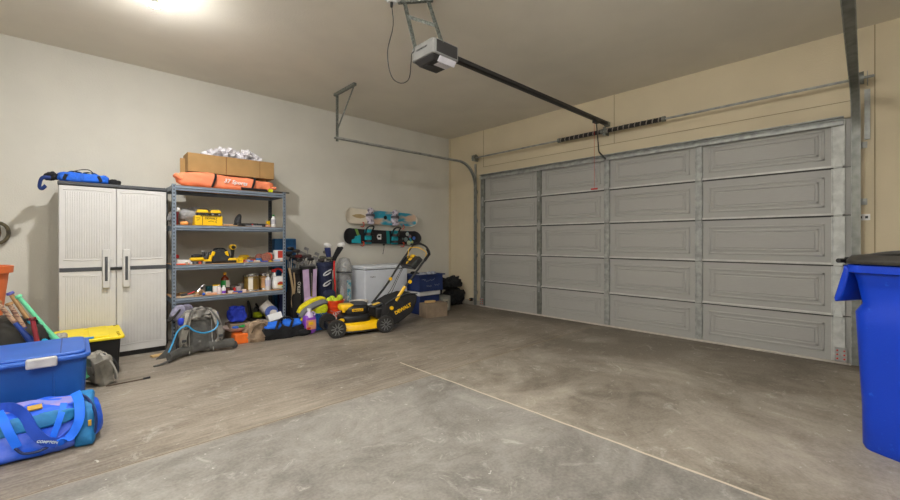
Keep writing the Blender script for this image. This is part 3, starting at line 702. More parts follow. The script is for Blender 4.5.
MB().lathe([(.0, -.02), (.055, -.02), (.055, .015), (.0, .015)], c=(.0, 0, .056), n=28, axis='y').build('disc', mat('brown_abrasive', (150, 96, 80), .95, var=.3, scale=60), t)
MB().lathe([(.0, .016), (.058, .016), (.058, .035), (.0, .035)], c=(.028, 0, .058), n=28, axis='y').build('orange_pad', ORANGE, t)
tag(MB().lathe([(.0, -.02), (.05, -.02), (.05, .02), (.0, .02)], c=(fx(259.5, 5.52), 5.52, z + .0505), n=24, axis='y').build('sanding_disc_roll', mat('brown_abrasive', (150, 96, 80), .95)), 'darker brown disc behind the sanding discs', 'sanding disc')
small_box('parts_tin', fx(270, 5.56), 5.56, z, (.08, .07, .11), (186, 188, 184), 'silver tin behind the orange pad on the middle shelf', 'tin')
small_box('parts_tin', fx(273, 5.46), 5.46, z, (.05, .05, .09), (110, 96, 90), 'brown tin between the orange pad and the red and white carton', 'tin')
t = thing('carton', 'red and white carton on top of papers at the right end of the middle shelf', 'carton', (fx(278, 5.45), 5.45, z + .03))
MB().bb(-.05, .055, -.03, .04, 0, .115).build('box_body', WHITE, t, bev=.002)
MB().bb(-.012, .05, -.0315, -.030, .012, .105).build('red_panel', mat('red_print', (186, 56, 40), .6), t)
small_box('paper_stack', fx(278, 5.45), 5.45, z, (.14, .12, .029), CREAM, 'short stack of papers under the red and white carton', 'papers')

# ------------------------------------------------------------------ lower shelf (.545)
z = .59
for k, (px, w, c, lb) in enumerate(((183, .20, (206, 190, 165), 'beige paper lying at the left of the lower shelf'), (191, .16, (215, 212, 205), 'white paper strip at the front of the lower shelf'))):
    small_box('paper_sheet', fx(px, 5.36 + .1 * k), 5.37 + .12 * k, z, (w, .08, .006), c, lb, 'paper')
small_box('plank', fx(192, 5.62), 5.62, z, (.26, .08, .022), PLANK, 'short pine board at the back left of the lower shelf', 'board')
t = thing('pruning_shears', 'black handled pliers with a silver jaw standing in the lower shelf clutter', 'pliers', (fx(197, 5.42), 5.40, z))
MB().tube([(-.16, 0, .012), (-.04, 0, .045), (.02, 0, .07)], [.014, .014, .010], 8).tube([(-.16, .03, .012), (-.04, .01, .04)], .013, 8).build('handle', BLACK, t)
MB().tube([(.0, 0, .045), (.045, 0, .10), (.075, 0, .125)], [.012, .012, .005], 8).build('jaw', CHROME, t)
MB().tube([(-.10, -.02, .025), (-.03, -.02, .05)], .007, 8).build('red_grip', RED, t)
t = thing('tripod', 'small beige folding tripod leg in the lower shelf clutter', 'tripod', (fx(201.5, 5.38), 5.38, z))
for k, (a, bb_) in enumerate((((-.06, 0, .004), (0, 0, .075)), ((.055, 0, .004), (0, 0, .075)), ((.0, .05, .004), (0, 0, .075)))):
    MB().bar(a, bb_, .012, .012).build('leg', mat('beige_plastic', (200, 170, 140), .6), t)
MB().ball((0, 0, .085), .015).build('head', BLACK, t)
t = tag(MB().ball((0, 0, .017), .017).build('blue_ball', BLUEP, loc=(fx(204, 5.325), 5.335, z)), 'small bright blue ball at the front edge of the lower shelf', 'ball')
small_box('teal_case', fx(210.5, 5.55), 5.55, z, (.09, .07, .085), (20, 84, 96), 'dark teal case in the middle of the lower shelf', 'case', .1)
bottle('juice_bottle', fx(225, 5.52), 5.52, z + .0, .245, .045, mat('brown_juice', (112, 40, 16), .25, coat=.5), YELLOW, 'brown juice bottle with yellow cap and green label on the lower shelf', lab_c=GREEN, lab_z=(.26, .60), label2=CREAM)
bottle('pill_bottle', fx(216.5, 5.42), 5.43, z, .11, .037, WHITE, YELLOW, 'white tub with a yellow lid left of the juice bottle', neck=.95, prof=[(.035, 0), (.037, .01), (.037, .095), (.035, .1)])
bottle('white_bottle', fx(219.5, 5.355), 5.36, z, .105, .025, mat('pinkish_white', (225, 210, 212), .5), WHITE, 'small pinkish white bottle in front of the yellow lidded tub', neck=.5)
bottle('white_bottle', fx(224, 5.36), 5.365, z, .10, .023, WHITE, WHITE, 'small white bottle with a purple band in front of the juice bottle', neck=.5, lab_c=mat('purple', (120, 60, 190), .5), lab_z=(.08, .38))
bottle('brown_jar', fx(228.5, 5.40), 5.42, z, .07, .024, mat('brown_glass', (92, 50, 34), .3), BLACK, 'small brown jar right of the purple banded bottle', neck=.8)
sp4 = [('jar_lid', 231, 5.36, (.06, .04, .03), (222, 216, 210), 'small white block at the front of the lower shelf below the jar', 0), ('parts_box', 233.5, 5.5, (.09, .06, .085), (90, 84, 76), 'dark brown box behind the red clip on the lower shelf', .1),
       ('red_clip', 234.5, 5.40, (.025, .02, .06), (210, 36, 30), 'red clip standing amid the lower shelf clutter', .3), ('glass_jar', 238, 5.42, (.05, .05, .07), (176, 160, 160), 'pale square jar beside the red clip', .1),
       ('blue_tray', 237.5, 5.345, (.105, .035, .022), (40, 70, 170), 'flat blue tray at the front of the lower shelf', 0), ('cream_packet', 244, 5.36, (.045, .04, .035), (226, 206, 196), 'cream packet left of the first gold can', .1),
       ('grey_tin', 241, 5.50, (.05, .05, .10), (120, 116, 112), 'grey tin behind the pale square jar', 0), ('dusty_clip', 212, 5.36, (.10, .03, .025), (214, 160, 130), 'peach coloured strip in front of the teal case', -.2),
       ('cleaning_rag', 207, 5.46, (.08, .05, .03), (226, 222, 214), 'crumpled white rag left of the teal case', .5), ('card_stack', 235, 5.335, (.06, .02, .012), (200, 150, 100), 'thin tan strip before the blue tray', 0)]
for nm, px, yy, d, c, lb, rz in sp4: small_box(nm, fx(px, yy), yy, z, d, c, lb, nm.replace('_', ' '), rz)
def paint_can(px, yy, r, h, lb, c1, c2, lab_mat):
    t = thing('paint_can', lb, 'can', (fx(px, yy), yy, z), 0, 'gold paint cans on the lower shelf')
    MB().lathe([(0, 0), (r, 0), (r, .006), (r * .98, .01), (r * .98, h - .01), (r, h - .006), (r, h), (r * .85, h), (r * .84, h - .006), (0, h - .006)], n=32).build('can_body', c1, t)
    MB().lathe([(r * .99, .02), (r * .99, h - .02)], n=32).build('paper_label', c2, t)
    b = MB(); n = 8
    pts = [(r * 1.005 * math.cos(R(a)), r * 1.005 * math.sin(R(a)), 0) for a in range(-130, -91, 5)]
    b.prism([(p[0], p[1]) for p in pts] + [(p[0] * .97, p[1] * .97) for p in reversed(pts)], .025, h - .03, 'xy'); b.build('white_panel', lab_mat, t)
    MB().tube([(r * 1.01 * math.cos(R(a)), r * 1.01 * math.sin(R(a)), h * .8 - .05 * math.sin(R(a - 180)) * 0) for a in range(180, 361, 12)], .0022, 5).build('wire_handle', CHROME, t)
GOLD = mat('gold_label', (132, 108, 50), .45, .3, var=.15)
paint_can(251.5, 5.44, .088, .205, 'left gold labelled paint can on the lower shelf', CHROME, GOLD, CREAM)
paint_can(264, 5.52, .082, .20, 'second gold labelled paint can with a peach panel on the lower shelf', CHROME, GOLD, mat('peach_label', (226, 176, 128), .6))
small_box('black_canister', fx(245.5, 5.56), 5.56, z, (.05, .05, .19), BLACK, 'narrow black canister left of the gold cans', 'canister')
bottle('solvent_bottle', fx(268.3, 5.38), 5.39, z, .21, .034, mat('grey_white_plastic', (202, 200, 202), .5), CREAM, 'tall grey-white bottle in front of the second gold can', neck=.4, lab_c=mat('lavender_label', (196, 190, 208), .6))
bottle('solvent_bottle', fx(270.5, 5.52), 5.53, z, .28, .040, mat('olive_grey_plastic', (150, 148, 136), .5), DGREY, 'tallest olive grey bottle beside the weed sprayer', neck=.45, lab_c=CREAM)
t = thing('spray_jug', 'white sprayer jug with a red handle and trigger at the lower shelf right end', 'spray jug', (fx(278.3, 5.41), 5.41, z))
MB().blob((0, 0, .085), (.155, .075, .175), e=.5, shape=lambda q: (q.x * (1 - .12 * max(q.z, 0)), q.y, q.z), flat=-.083).tube([(-.052, 0, .15), (-.052, 0, .215)], [.026, .022], 12).tube([(.05, 0, .12), (.062, 0, .20)], [.024, .014], 10).build('jug_body', WHITE, t)
MB().tube(bez([(-.055, 0, .22), (-.03, 0, .262), (.02, 0, .262), (.06, 0, .225), (.066, 0, .18)], 6), .014, 10).build('handle', RED, t)
MB().bb(-.085, -.03, -.02, .02, .225, .262).build('trigger_head', RED, t, bev=.006)
MB().prism(rrect(-.035, .065, .015, .10, .02), -.040, -.036, 'xz').build('label', CREAM, t)
MB().prism(arc((.015, .062), .038, 0, 180, 10, 'xz') and [(p[0], p[2]) for p in arc((.015, .062), .038, 0, 180, 10, 'xz')], -.0415, -.040, 'xz').build('red_emblem', mat('red_print', (186, 56, 40), .6), t)
MB().bb(-.02, .05, -.0415, -.040, .052, .062).build('yellow_band', YELLOW, t)
MB().bb(.03, .06, -.0415, -.040, .022, .04).build('green_band', GREEN, t)

# ================================================================== on the wall: snowboards
HOOK = mat('orange_hook', (214, 66, 30), .5)
def board_outline(L, W, n=18):
    top = []; r = W / 2
    for i in range(n + 1):                     # left nose
        a = R(90 + 180 * i / n); top.append((-L / 2 + r * 1.1 + r * 1.1 * math.cos(a), r * math.sin(a)))
    for i in range(1, 10): t = i / 10; top.append((-L / 2 + r * 1.1 + t * (L - 2.2 * r), -r + .03 * W * math.sin(PI * t) * 2))
    for i in range(n + 1):
        a = R(-90 + 180 * i / n); top.append((L / 2 - r * 1.1 + r * 1.1 * math.cos(a), r * math.sin(a)))
    for i in range(1, 10): t = i / 10; top.append((L / 2 - r * 1.1 - t * (L - 2.2 * r), r - .03 * W * math.sin(PI * t) * 2))
    return top
def deck(L, W, th=.012):
    out = board_outline(L, W); b = MB()
    def y(x): q = max(0, abs(x) - (L / 2 - .17)) / .17; return -.05 * q * q    # nose and tail rise away from the wall
    n = len(out); vs = []
    for s in (0, -th):
        vs += [(p, s + y(p), q) for p, q in out]
    # strips across so the kick bends smoothly
    b._add(vs, [(i, (i + 1) % n, n + (i + 1) % n, n + i) for i in range(n)])
    N = 48
    for s in (0, -th):
        for i in range(N):
            x0 = -L / 2 + L * i / N; x1 = -L / 2 + L * (i + 1) / N
            def hw(x):
                r = W / 2; e = abs(x) - (L / 2 - r * 1.1)
                return r * math.sqrt(max(0, 1 - (max(e, 0) / (r * 1.1)) ** 2)) - (.06 * W * math.sin(PI * (x + L / 2) / L) if e < 0 else 0)
            b._add([(x0, s + y(x0), -hw(x0)), (x1, s + y(x1), -hw(x1)), (x1, s + y(x1), hw(x1)), (x0, s + y(x0), hw(x0))], [(0, 1, 2, 3)])
    return b
def binding(parent, x, base, strap, hb, tilt=0):
    b = MB(); b.box((0, -.03, 0), (.13, .03, .25))
    if hb is base:
        o = MB().blob((0, -.035, 0), (.15, .06, .16), e=.8).build('binding_base', base, parent, loc=(x, 0, 0))
        MB().blob((0, -.06, .105), (.12, .07, .10), e=.9, amp=.008, fr=20).build('highback', base, o)
        MB().blob((.0, -.06, -.085), (.13, .06, .09), e=.9, amp=.008, fr=20, seed=3).build('toe_strap', base, o)
        MB().strip(bez([(-.075, -.03, .02), (-.06, -.075, .025), (0, -.095, .03), (.06, -.075, .025), (.075, -.03, .02)], 5), .04, .012, side=(0, 0, 1)).build('strap', mat('grey_strap', (96, 92, 100), .7), o)
        return o
    o = b.build('binding_base', base, parent, bev=.01, loc=(x, 0, 0), rot=(0, R(tilt), 0))
    MB().tube(bez([(-.055, -.04, .07), (-.062, -.08, .13), (-.045, -.13, .165), (0, -.15, .175), (.045, -.13, .165), (.062, -.08, .13), (.055, -.04, .07)], 5), .013, 8).build('highback', hb, o)
    for zz, w in ((.04, .05), (-.075, .04)):
        MB().strip(bez([(-.065, -.03, zz), (-.06, -.08, zz), (0, -.12, zz), (.06, -.08, zz), (.065, -.03, zz)], 5), w, .012, side=(0, 0, 1)).build('strap', strap, o)
        MB().box((.05, -.095, zz), (.03, .02, .025)).build('buckle', BLACK if base is not BLACK else DGREY, o, bev=.004)
    return o
L1, L2 = fx(417, 5.93) - fx(345.5, 5.93), fx(420.5, 5.93) - fx(343.5, 5.93)
c1 = (fx(417, 5.93) + fx(345.5, 5.93)) / 2; c2 = (fx(420.5, 5.93) + fx(343.5, 5.93)) / 2
SB1 = mat('snowboard_cream', (222, 212, 194), .4, var=.04); SBT = mat('snowboard_teal_paint', (44, 150, 178), .4, rgb2=(206, 176, 150), scale=2.6, lo=.50, hi=.62, stretch=(1, 1, 2.6))
t = thing('snowboard', 'cream and teal snowboard with white bindings, upper one of the two on the wall', 'snowboard', (c1 - .02, 5.945, 1.622)); t.rotation_euler = (0, R(1.4), 0)
deck(L1, .265).build('deck', SB1, t)
MB().prism([(-.10, -.115), (.40, -.115), (.66, -.10), (L1 / 2 - .025, -.05), (L1 / 2 - .02, .05), (.6, .112), (.40, .115), (-.22, .115), (-.18, 0)], -.0135, -.012, 'xz').build('teal_graphic', SBT, t, loc=(0, -.001, 0)) if False else None
b = MB()
for i in range(24):
    xa = -.22 + i * ((L1 / 2 - .03) + .22) / 24; xb = xa + ((L1 / 2 - .03) + .22) / 24 + .0005
    def yy(x): q = max(0, abs(x) - (L1 / 2 - .17)) / .17; return -.05 * q * q - .0135
    def hw(x): e = max(0, x - (L1 / 2 - .15)) / .15; return .118 * math.sqrt(max(0, 1 - e * e))
    b._add([(xa, yy(xa), -hw(xa)), (xb, yy(xb), -hw(xb)), (xb, yy(xb), hw(xb)), (xa, yy(xa), hw(xa))], [(0, 1, 2, 3)])
b.build('teal_graphic', SBT, t)
MB().prism([(-.60, 0), (-.53, .028), (-.44, .036), (-.37, .02), (-.34, 0), (-.37, -.02), (-.44, -.036), (-.53, -.028)], -.017, -.0125, 'xz').build('leaf_emblem', mat('tan_print', (176, 152, 108), .6), t)
MB().lathe([(0, -.015), (.035, -.015), (.035, -.012)], axis='y', c=(.055, 0, .01), n=20).build('round_emblem', BLACK, t)
WB = mat('lilac_white_plastic', (214, 206, 218), .5, rgb2=(120, 112, 124), scale=24, lo=.5, hi=.6)
binding(t, -.27, WB, WB, WB); binding(t, .235, WB, WB, WB)
DK = mat('snowboard_black', (26, 26, 30), .35); TEAL = mat('teal_paint', (20, 160, 176), .4)
t = thing('snowboard', 'black snowboard with teal bindings, lower one of the two on the wall', 'snowboard', (c2 - .015, 5.945, 1.288)); t.rotation_euler = (0, R(1.2), 0)
deck(L2, .265).build('deck', DK, t)
MB().prism([(-.63, -.11), (-.46, -.118), (-.47, .02), (-.50, .03), (-.52, .01), (-.57, .00), (-.58, -.04), (-.63, -.06)], -.017, -.0125, 'xz').build('teal_graphic', TEAL, t)
MB().prism([(-.53, .01), (-.48, .01), (-.53, .12), (-.58, .12)], -.017, -.0125, 'xz').build('green_graphic', mat('olive_green', (110, 150, 70), .5), t)
MB().prism([(.06, -.118), (.13, -.118), (.10, .118), (.04, .118)], -.015, -.0125, 'xz').build('teal_graphic', mat('dark_teal', (20, 120, 120), .5), t)
b = MB()
for p in (((-.13, .05), (-.06, .05), (-.06, .02), (-.13, .02)), ((-.13, -.01), (-.06, -.01), (-.06, -.045), (-.13, -.045)), ((-.13, .02), (-.115, .02), (-.115, .05), (-.13, .05)), ((-.075, -.01), (-.06, -.01), (-.06, .03), (-.075, .03)), ((-.145, -.025), (-.13, -.025), (-.13, .03), (-.145, .03))):
    b.prism(list(p), -.015, -.0125, 'xz')
b.build('white_logo', WHITE, t)
for (x, zz, r, c) in ((.50, .07, .034, (190, 196, 190)), (.47, -.03, .040, (120, 140, 140)), (.56, .03, .03, (150, 120, 130)), (.54, -.09, .042, (176, 186, 160)), (.615, -.075, .026, (190, 200, 130)), (.40, -.02, .02, (90, 110, 110)), (.655, .0, .032, (70, 110, 190))):
    MB().lathe([(0, -.021), (r, -.021), (r, -.0125)], axis='y', c=(x, 0, zz), n=16).build('sticker', mat('sticker_%d' % int(c[0] * c[2] % 997), c, .5), t)
MB().bar((.50, -.014, .11), (.62, -.018, -.10), .03, .004, up=(0, 1, 0)).build('teal_stripe', TEAL, t)
binding(t, -.33, TEAL, BLACK, BLACK); binding(t, .215, TEAL, BLACK, BLACK)
MB().tube(bez([(.0, -.0, -.12), (.012, 0, -.17), (.0, .0, -.24), (-.012, 0, -.30)], 6), .004, 6).tube([(-.01, 0, -.135), (.02, 0, -.135)], .012, 8).build('leash', BLACK, t)
for (px, zz, lb) in ((363, 1.488, 'small orange wall hook at the left underside of the upper snowboard'), (403, 1.468, 'small orange wall hook at the right underside of the upper snowboard'),
                     (363, 1.166, 'small orange wall hook at the left underside of the lower snowboard'), (403, 1.146, 'small orange wall hook at the right underside of the lower snowboard')):
    x = fx(px, 5.93)
    tag(MB().tube(bez([(x, 6.0, zz - .02), (x, 5.93, zz - .03), (x, 5.90, zz - .01), (x - .005, 5.895, zz + .035), (x - .03, 5.895, zz + .045)], 5), .007, 8).build('wall_hook', HOOK), lb, 'hook', 'orange hooks under the snowboards')

# hanging loop on the far left of the wall
t = thing('hanging_net', 'camouflage loop of a net hanging on the wall at the far left', 'net', (-.545, 5.95, 1.30))
CAMO = mat('camo_fabric', (110, 100, 76), .9, rgb2=(52, 46, 34), scale=18)
MB().tube([(.075 * math.cos(a), 0, .10 * math.sin(a)) for a in [2 * PI * k / 20 for k in range(20)]], .016, 8, closed=True).build('loop', CAMO, t)
MB().tube([(.0, 0, .09), (.01, .0, .0), (-.005, 0, -.10)], .016, 8).build('strap', mat('brown_strap', (80, 58, 36), .8), t)
MB().tube([(0, .045, .10), (0, -.02, .10)], .006, 8).build('hook', CHROME, t)

# ================================================================== blue golf-side case behind the shelving
t = thing('hard_case', 'tall blue case standing on end between the shelving and the golf bags', 'case', ((fx(274, 5.88) + fx(296, 5.88)) / 2, 5.915, 0))
w = fx(296, 5.88) - fx(274, 5.88)
MB().bb(-w / 2, w / 2, -.055, .055, 0, 1.255).build('case_body', mat('petrol_blue', (20, 92, 148), .5, var=.06), t, bev=.015)
MB().bb(-w / 2 - .004, w / 2 + .004, -.058, -.05, .98, 1.02).build('strap', BLACK, t)
for x in (-w * .1, w * .38): MB().bb(x - .004, x + .004, -.059, -.05, .02, 1.24).build('rib', mat('deep_blue', (14, 62, 110), .5), t)
t = thing('blue_mat_roll', 'dark blue rolled mat standing behind the right shelving post', 'mat', (2.13, 5.70, 0))
MB().lathe([(0, 0), (.055, 0), (.06, .01), (.06, .50), (.05, .515), (0, .515)], n=24).build('roll', mat('midnight_blue_foam', (24, 34, 78), .9), t)

# ================================================================== golf bags
def club_head(p, kind, m):
    b = MB()
    if kind == 0: b.blob((0, -.01, 0), (.10, .055, .05), e=.8).tube([(.03, 0, 0), (.012, .0, -.12)], .008, 8)
    else: b.box((0, 0, 0), (.06, .022, .04), rot=(0, R(25), 0)).tube([(.018, 0, 0), (.01, 0, -.14)], .007, 8)
    return b
def golf_bag(x, y, h, r, m, lb, tilt, trim):
    t = thing('golf_bag', lb, 'golf bag', (x, y, 0)); t.rotation_euler = (R(tilt[0]), R(tilt[1]), 0)
    pr = [(0, .02), (r * .85, .02), (r * .9, .05), (r * .92, h * .3), (r * .95, h * .6), (r * .92, h * .9), (r, h - .05), (r * 1.03, h), (r * .9, h), (r * .88, h - .06), (0, h - .06)]
    MB().lathe(pr, n=28).build('bag_body', m, t)
    MB().lathe([(r * .9, 0), (r * .98, .01), (r * .96, .06), (r * .88, .06)], n=28).build('base', BLACK, t)
    MB().lathe([(r * 1.0, h - .055), (r * 1.06, h - .05), (r * 1.07, h - .005), (r * 1.0, h + .004)], n=28).build('rim', trim, t)
    return t
GX = [fx(292, 5.62), fx(305.5, 5.62), fx(324, 5.66)]
BK = mat('black_nylon', (30, 28, 28), .85, var=.25, scale=20); LAV = mat('lavender_fabric', (186, 160, 196), .85, var=.08)
NV = mat('navy_nylon', (34, 40, 70), .8, var=.15)
t = golf_bag(GX[0], 5.60, .84, .09, BK, 'black golf bag with beige straps and vertical lettering next to the shelving', (4, 0), BLACK)
text('NITRO', .06, 'lettering', CREAM, t, (.035, -.105, .58), (R(90), R(-90), 0), extrude=.002)
BG = mat('beige_webbing', (176, 152, 118), .9)
MB().strip(bez([(-.09, -.05, .86), (-.075, -.09, .72), (-.05, -.105, .55), (-.06, -.115, .38), (-.02, -.12, .2)], 6), .028, .005, side=(1, 0, 0)).build('strap', BG, t)
MB().strip(bez([(-.04, -.09, .80), (-.03, -.115, .62), (-.045, -.12, .45), (-.03, -.11, .3)], 6), .018, .005, side=(1, 0, 0)).build('strap', BG, t)
MB().blob((-.005, -.10, .35), (.13, .07, .34), e=.5, amp=.008, fr=10).build('pocket', BK, t)
t = golf_bag(GX[1], 5.60, .865, .105, mat('charcoal_nylon', (44, 42, 46), .85), 'lavender and black golf bag between the black one and the navy one', (3, 0), BLACK)
for xa, xb, za, zb, w in ((-.075, -.03, .83, .30, .085), (.062, .055, .83, .10, .05)):
    MB().strip([(xa, -.114, za), ((xa + xb) / 2, -.116, (za + zb) / 2), (xb, -.112, zb)], w, .012, side=(1, 0, 0)).build('side_panel', LAV, t)
MB().blob((-.02, -.115, .30), (.13, .08, .30), e=.5).build('pocket', LAV, t)
MB().strip([(.015, -.112, .78), (.02, -.118, .45), (.02, -.116, .12)], .012, .006, side=(1, 0, 0)).build('zip', CHROME, t)
t = golf_bag(GX[2], 5.66, .905, .115, NV, 'navy golf bag with two silver oval logos and a red edge beside the clear bin', (2, 0), NV)
for zz in (.765, .61):
    pts = [(.0 + .062 * math.cos(a) * 1.0, -.132, zz + .028 * math.sin(a)) for a in [R(40 + 280 * k / 20) for k in range(21)]]
    pts = [(p[0] - .012 + (p[2] - zz) * .35, p[1] - .004 + abs(p[0]) * .25, p[2] + p[0] * .45) for p in pts]
    MB().tube(pts, .010, 8).build('logo', mat('silver_print', (190, 192, 198), .4), t)
RDF = mat('red_fabric', (214, 36, 34), .7)
MB().strip(bez([(.095, -.106, .93), (.092, -.11, .82), (.10, -.105, .72), (.125, -.08, .6), (.13, -.08, .45), (.16, -.08, .30)], 5), .022, .006, side=(1, 0, 0)).build('red_piping', RDF, t)
MB().blob((.01, -.13, .33), (.20, .10, .36), e=.5, amp=.006, fr=9).build('pocket', NV, t)
MB().ball((.12, -.16, .33), .028).build('dangling_ball', CREAM, t)
# clubs standing in the bags
IRON = mat('iron_head', (150, 150, 152), .3, .8); WOODH = mat('black_club_head', (34, 32, 34), .3)
DCC = mat('dark_club_cover', (58, 52, 52), .7)
specs = [(289, 253, 0, DCC, 5.66, 'dark club cover at the far left, second highest above the black golf bag'), (293, 257, 0, WOODH, 5.64, 'black club head in the middle of the black golf bag cluster'), (299, 260, 0, WOODH, 5.60, 'black club head at the right of the black golf bag cluster'),
         (304, 254, 1, IRON, 5.66, 'upper iron head left of the tall putter'), (308, 256, 0, DCC, 5.64, 'dark cover just right of the tall putter'), (317, 254, 1, IRON, 5.66, 'highest iron head at the right of the lavender golf bag'),
         (321, 260, 0, DCC, 5.58, 'dark cover at the left rim of the navy golf bag'), (332, 262, 0, WOODH, 5.62, 'black club head at the right rim of the navy golf bag'), (287, 258, 1, IRON, 5.64, 'leftmost low iron head above the black golf bag'), (303, 257, 0, mat('dark_club_cover', (58, 52, 52), .7), 5.64, 'dark covered club head between the black and lavender golf bags'),
         (308, 266, 1, IRON, 5.55, 'lowest iron head at the rim of the lavender golf bag'), (319, 262, 1, IRON, 5.62, 'iron head at the left rim of the navy golf bag'), (300, 252, 1, IRON, 5.66, 'small iron head rising behind the dark red one'),
         (326, 252, 0, mat('camo_cover', (90, 88, 76), .8), 5.66, 'mottled club cover highest behind the white and navy sock cover'), (290.5, 248.5, 0, WOODH, 5.62, 'black driver head highest above the black golf bag'), (296, 251, 0, mat('dark_club_cover', (58, 52, 52), .7), 5.60, 'dark covered club head above the black golf bag'),
         (298.5, 256, 0, mat('red_black_cover', (110, 40, 40), .7), 5.58, 'dark red club head above the black golf bag'), (295, 262, 1, IRON, 5.60, 'lower iron head at the left above the black golf bag'), (301, 263.5, 1, IRON, 5.57, 'iron head between the black and lavender golf bags'),
         (306.5, 249, 1, IRON, 5.62, 'tall thin steel putter above the lavender golf bag'), (305, 262, 1, IRON, 5.60, 'left low iron head above the lavender golf bag'), (310.5, 259, 0, WOODH, 5.62, 'black club head above the lavender golf bag'),
         (315, 258, 1, IRON, 5.60, 'right upper iron head above the lavender golf bag'), (312.5, 265, 1, IRON, 5.56, 'right low iron head above the lavender golf bag'), (322.5, 257.5, 0, mat('camo_cover', (90, 88, 76), .8, rgb2=(40, 40, 38), scale=30), 5.62, 'mottled club cover at the left above the navy golf bag'),
         (329, 258.5, 0, mat('camo_cover', (90, 88, 76), .8), 5.60, 'mottled club cover in the middle above the navy golf bag')]
for px, py, kind, m, yv, lb in specs:
    x = fx(px, yv); zz = 1.22 + (241 - py) * yv / (-(px - 450) * .683 + 294.4)
    t = thing('golf_club', lb, 'golf club', (x, yv, zz), 0, 'golf clubs standing in the bags')
    club_head(None, kind, m).build('club_head', m, t)
    gx = GX[0] if px < 302 else GX[1] if px < 319 else GX[2]
    MB().tube([(.012, 0, -.11), (gx + .15 * (x - gx) - x, 5.61 - yv, .12 - zz)], .006, 8).build('shaft', CHROME, t)
for px0, py0, px1, py1, mc, lb in ((327.5, 247, 329, 259, mat('navy_cover', (30, 42, 96), .7), 'golf club with a white and navy sock cover above the navy bag'), (341, 246, 334, 259, BLACKF, 'golf club with a white and black sock cover leaning right above the navy bag')):
    yv = 5.62
    def q(px, py): k = yv / (-(px - 450) * .683 + 294.4); return Vector((fx(px, yv), 0, 1.22 + (241 - py) * k))
    a, e = q(px0, py0), q(px1, py1)
    t = thing('golf_club', lb, 'golf club', (a.x, yv, a.z), 0, 'golf clubs standing in the bags')
    d = e - a
    MB().tube([(0, 0, -.01), d * .4, d * .8, d * 1.1], [.044, .042, .034, .038], 12).build('sock_cover', mc, t)
    MB().blob((.0, -.01, .02), (.115, .08, .07), e=.8, rot=(0, R(20 if px0 < 330 else -15), 0)).build('cover_top', WHITE, t)
    MB().tube([d * 1.0, (GX[2] - a.x + .02, .0, .12 - a.z)], .006, 8).build('shaft', CHROME, t)

# clear bin
t = thing('clear_bin', 'tall clear round bin holding a crumpled grey bag between golf bags and freezer', 'bin', ((fx(337.5, 5.68) + fx(352, 5.68)) / 2 - .0, 5.70, 0))
CLR = mat('smoky_clear_plastic', (176, 178, 180), .15, alpha=.4, var=.3, scale=12)
r = (fx(352, 5.68) - fx(337.5, 5.68)) / 2 * .92
MB().lathe([(r * .9, 0), (r * .95, .01), (r, .72), (r * 1.03, .73)], n=32).lathe([(r * 1.03, .73), (r * .97, .86), (r * .7, .945), (r * .2, .965)], n=32).build('bin_wall', CLR, t)
MB().blob((0, 0, .36), (r * 1.7, r * 1.7, .70), e=.6, amp=.02, fr=10, seed=3, fold=.5).build('grey_liner', mat('grey_liner', (150, 150, 152), .8, var=.3), t)
MB().bb(-.01, .055, -r - .004, -r + .012, .30, .62).build('label', mat('printed_label', (206, 200, 190), .6, rgb2=(60, 140, 160), scale=30), t)
MB().lathe([(r * 1.0, .725), (r * 1.05, .73), (r * 1.05, .745), (r, .75)], n=32).build('rim', DGREY, t)

# ================================================================== freezer
fz = thing('chest_freezer', 'white chest freezer against the wall below the snowboards', 'freezer', (3.675, 5.63, 0))
FW = mat('freezer_white', (216, 220, 228), .35, var=.02)
MB().bb(-.405, .405, -.22, .21, .03, .765).build('body', FW, fz, bev=.01)
MB().bb(-.41, .41, -.228, .215, .775, .832).build('lid', FW, fz, bev=.014)
MB().bb(-.39, .39, -.20, .19, .75, .78).build('gasket', DGREY, fz)
MB().bb(-.36, .36, -.18, .18, 0, .035).build('base', BLACK, fz)
text('Frigidaire', .026, 'lettering', mat('lettering_grey', (60, 60, 60), .5), fz, (-.26, -.2215, .66), FACE_Y)

# ================================================================== cooler, tote, carton, case, black bags
t = thing('cooler', 'navy cooler with a white lid standing behind the grey carton', 'cooler', (4.375, 5.33, 0))
MB().box((0, 0, .155), (.42, .30, .31), top=(1.04, 1.04)).build('body', NAVY, t, bev=.012)
MB().bb(-.235, .225, -.17, .165, .31, .385).build('lid', WHITE, t, bev=.014)
t = thing('tote', 'navy open tote with white scribbles on top of the cooler', 'tote', (4.375, 5.32, .386))
b = MB(); z1 = .27
for a, c, top in (((0, -.185, z1 / 2), (.50, .008, z1), 1), ((0, .185, z1 / 2), (.50, .008, z1), 1), ((-.25, 0, z1 / 2), (.008, .37, z1), 1), ((.25, 0, z1 / 2), (.008, .37, z1), 1)): b.box(a, c)
b.box((0, 0, .006), (.50, .37, .012)); b.build('body', NAVY, t, bev=.003)
b = MB()
for a, c in (((0, -.20, z1), (.58, .035, .022)), ((0, .20, z1), (.58, .035, .022)), ((-.272, 0, z1), (.035, .40, .022)), ((.272, 0, z1), (.035, .40, .022))): b.box(a, c)
b.build('rim', NAVY, t, bev=.005)
b = MB(); random.seed(5)
for (x, zz, w) in ((-.17, .19, .08), (-.03, .17, .20), (-.05, .09, .12), (.12, .09, .12)):
    b.tube([(x + w * k / 9 - w / 2, -.19, zz + random.uniform(-.018, .018) + (.03 * k / 9 if w > .15 else 0)) for k in range(10)], .0022, 5)
b.build('white_scribble', mat('faded_white', (150, 156, 170), .7), t)
PL2 = mat('milky_wrap', (176, 180, 192), .4, alpha=.8)
b = MB()
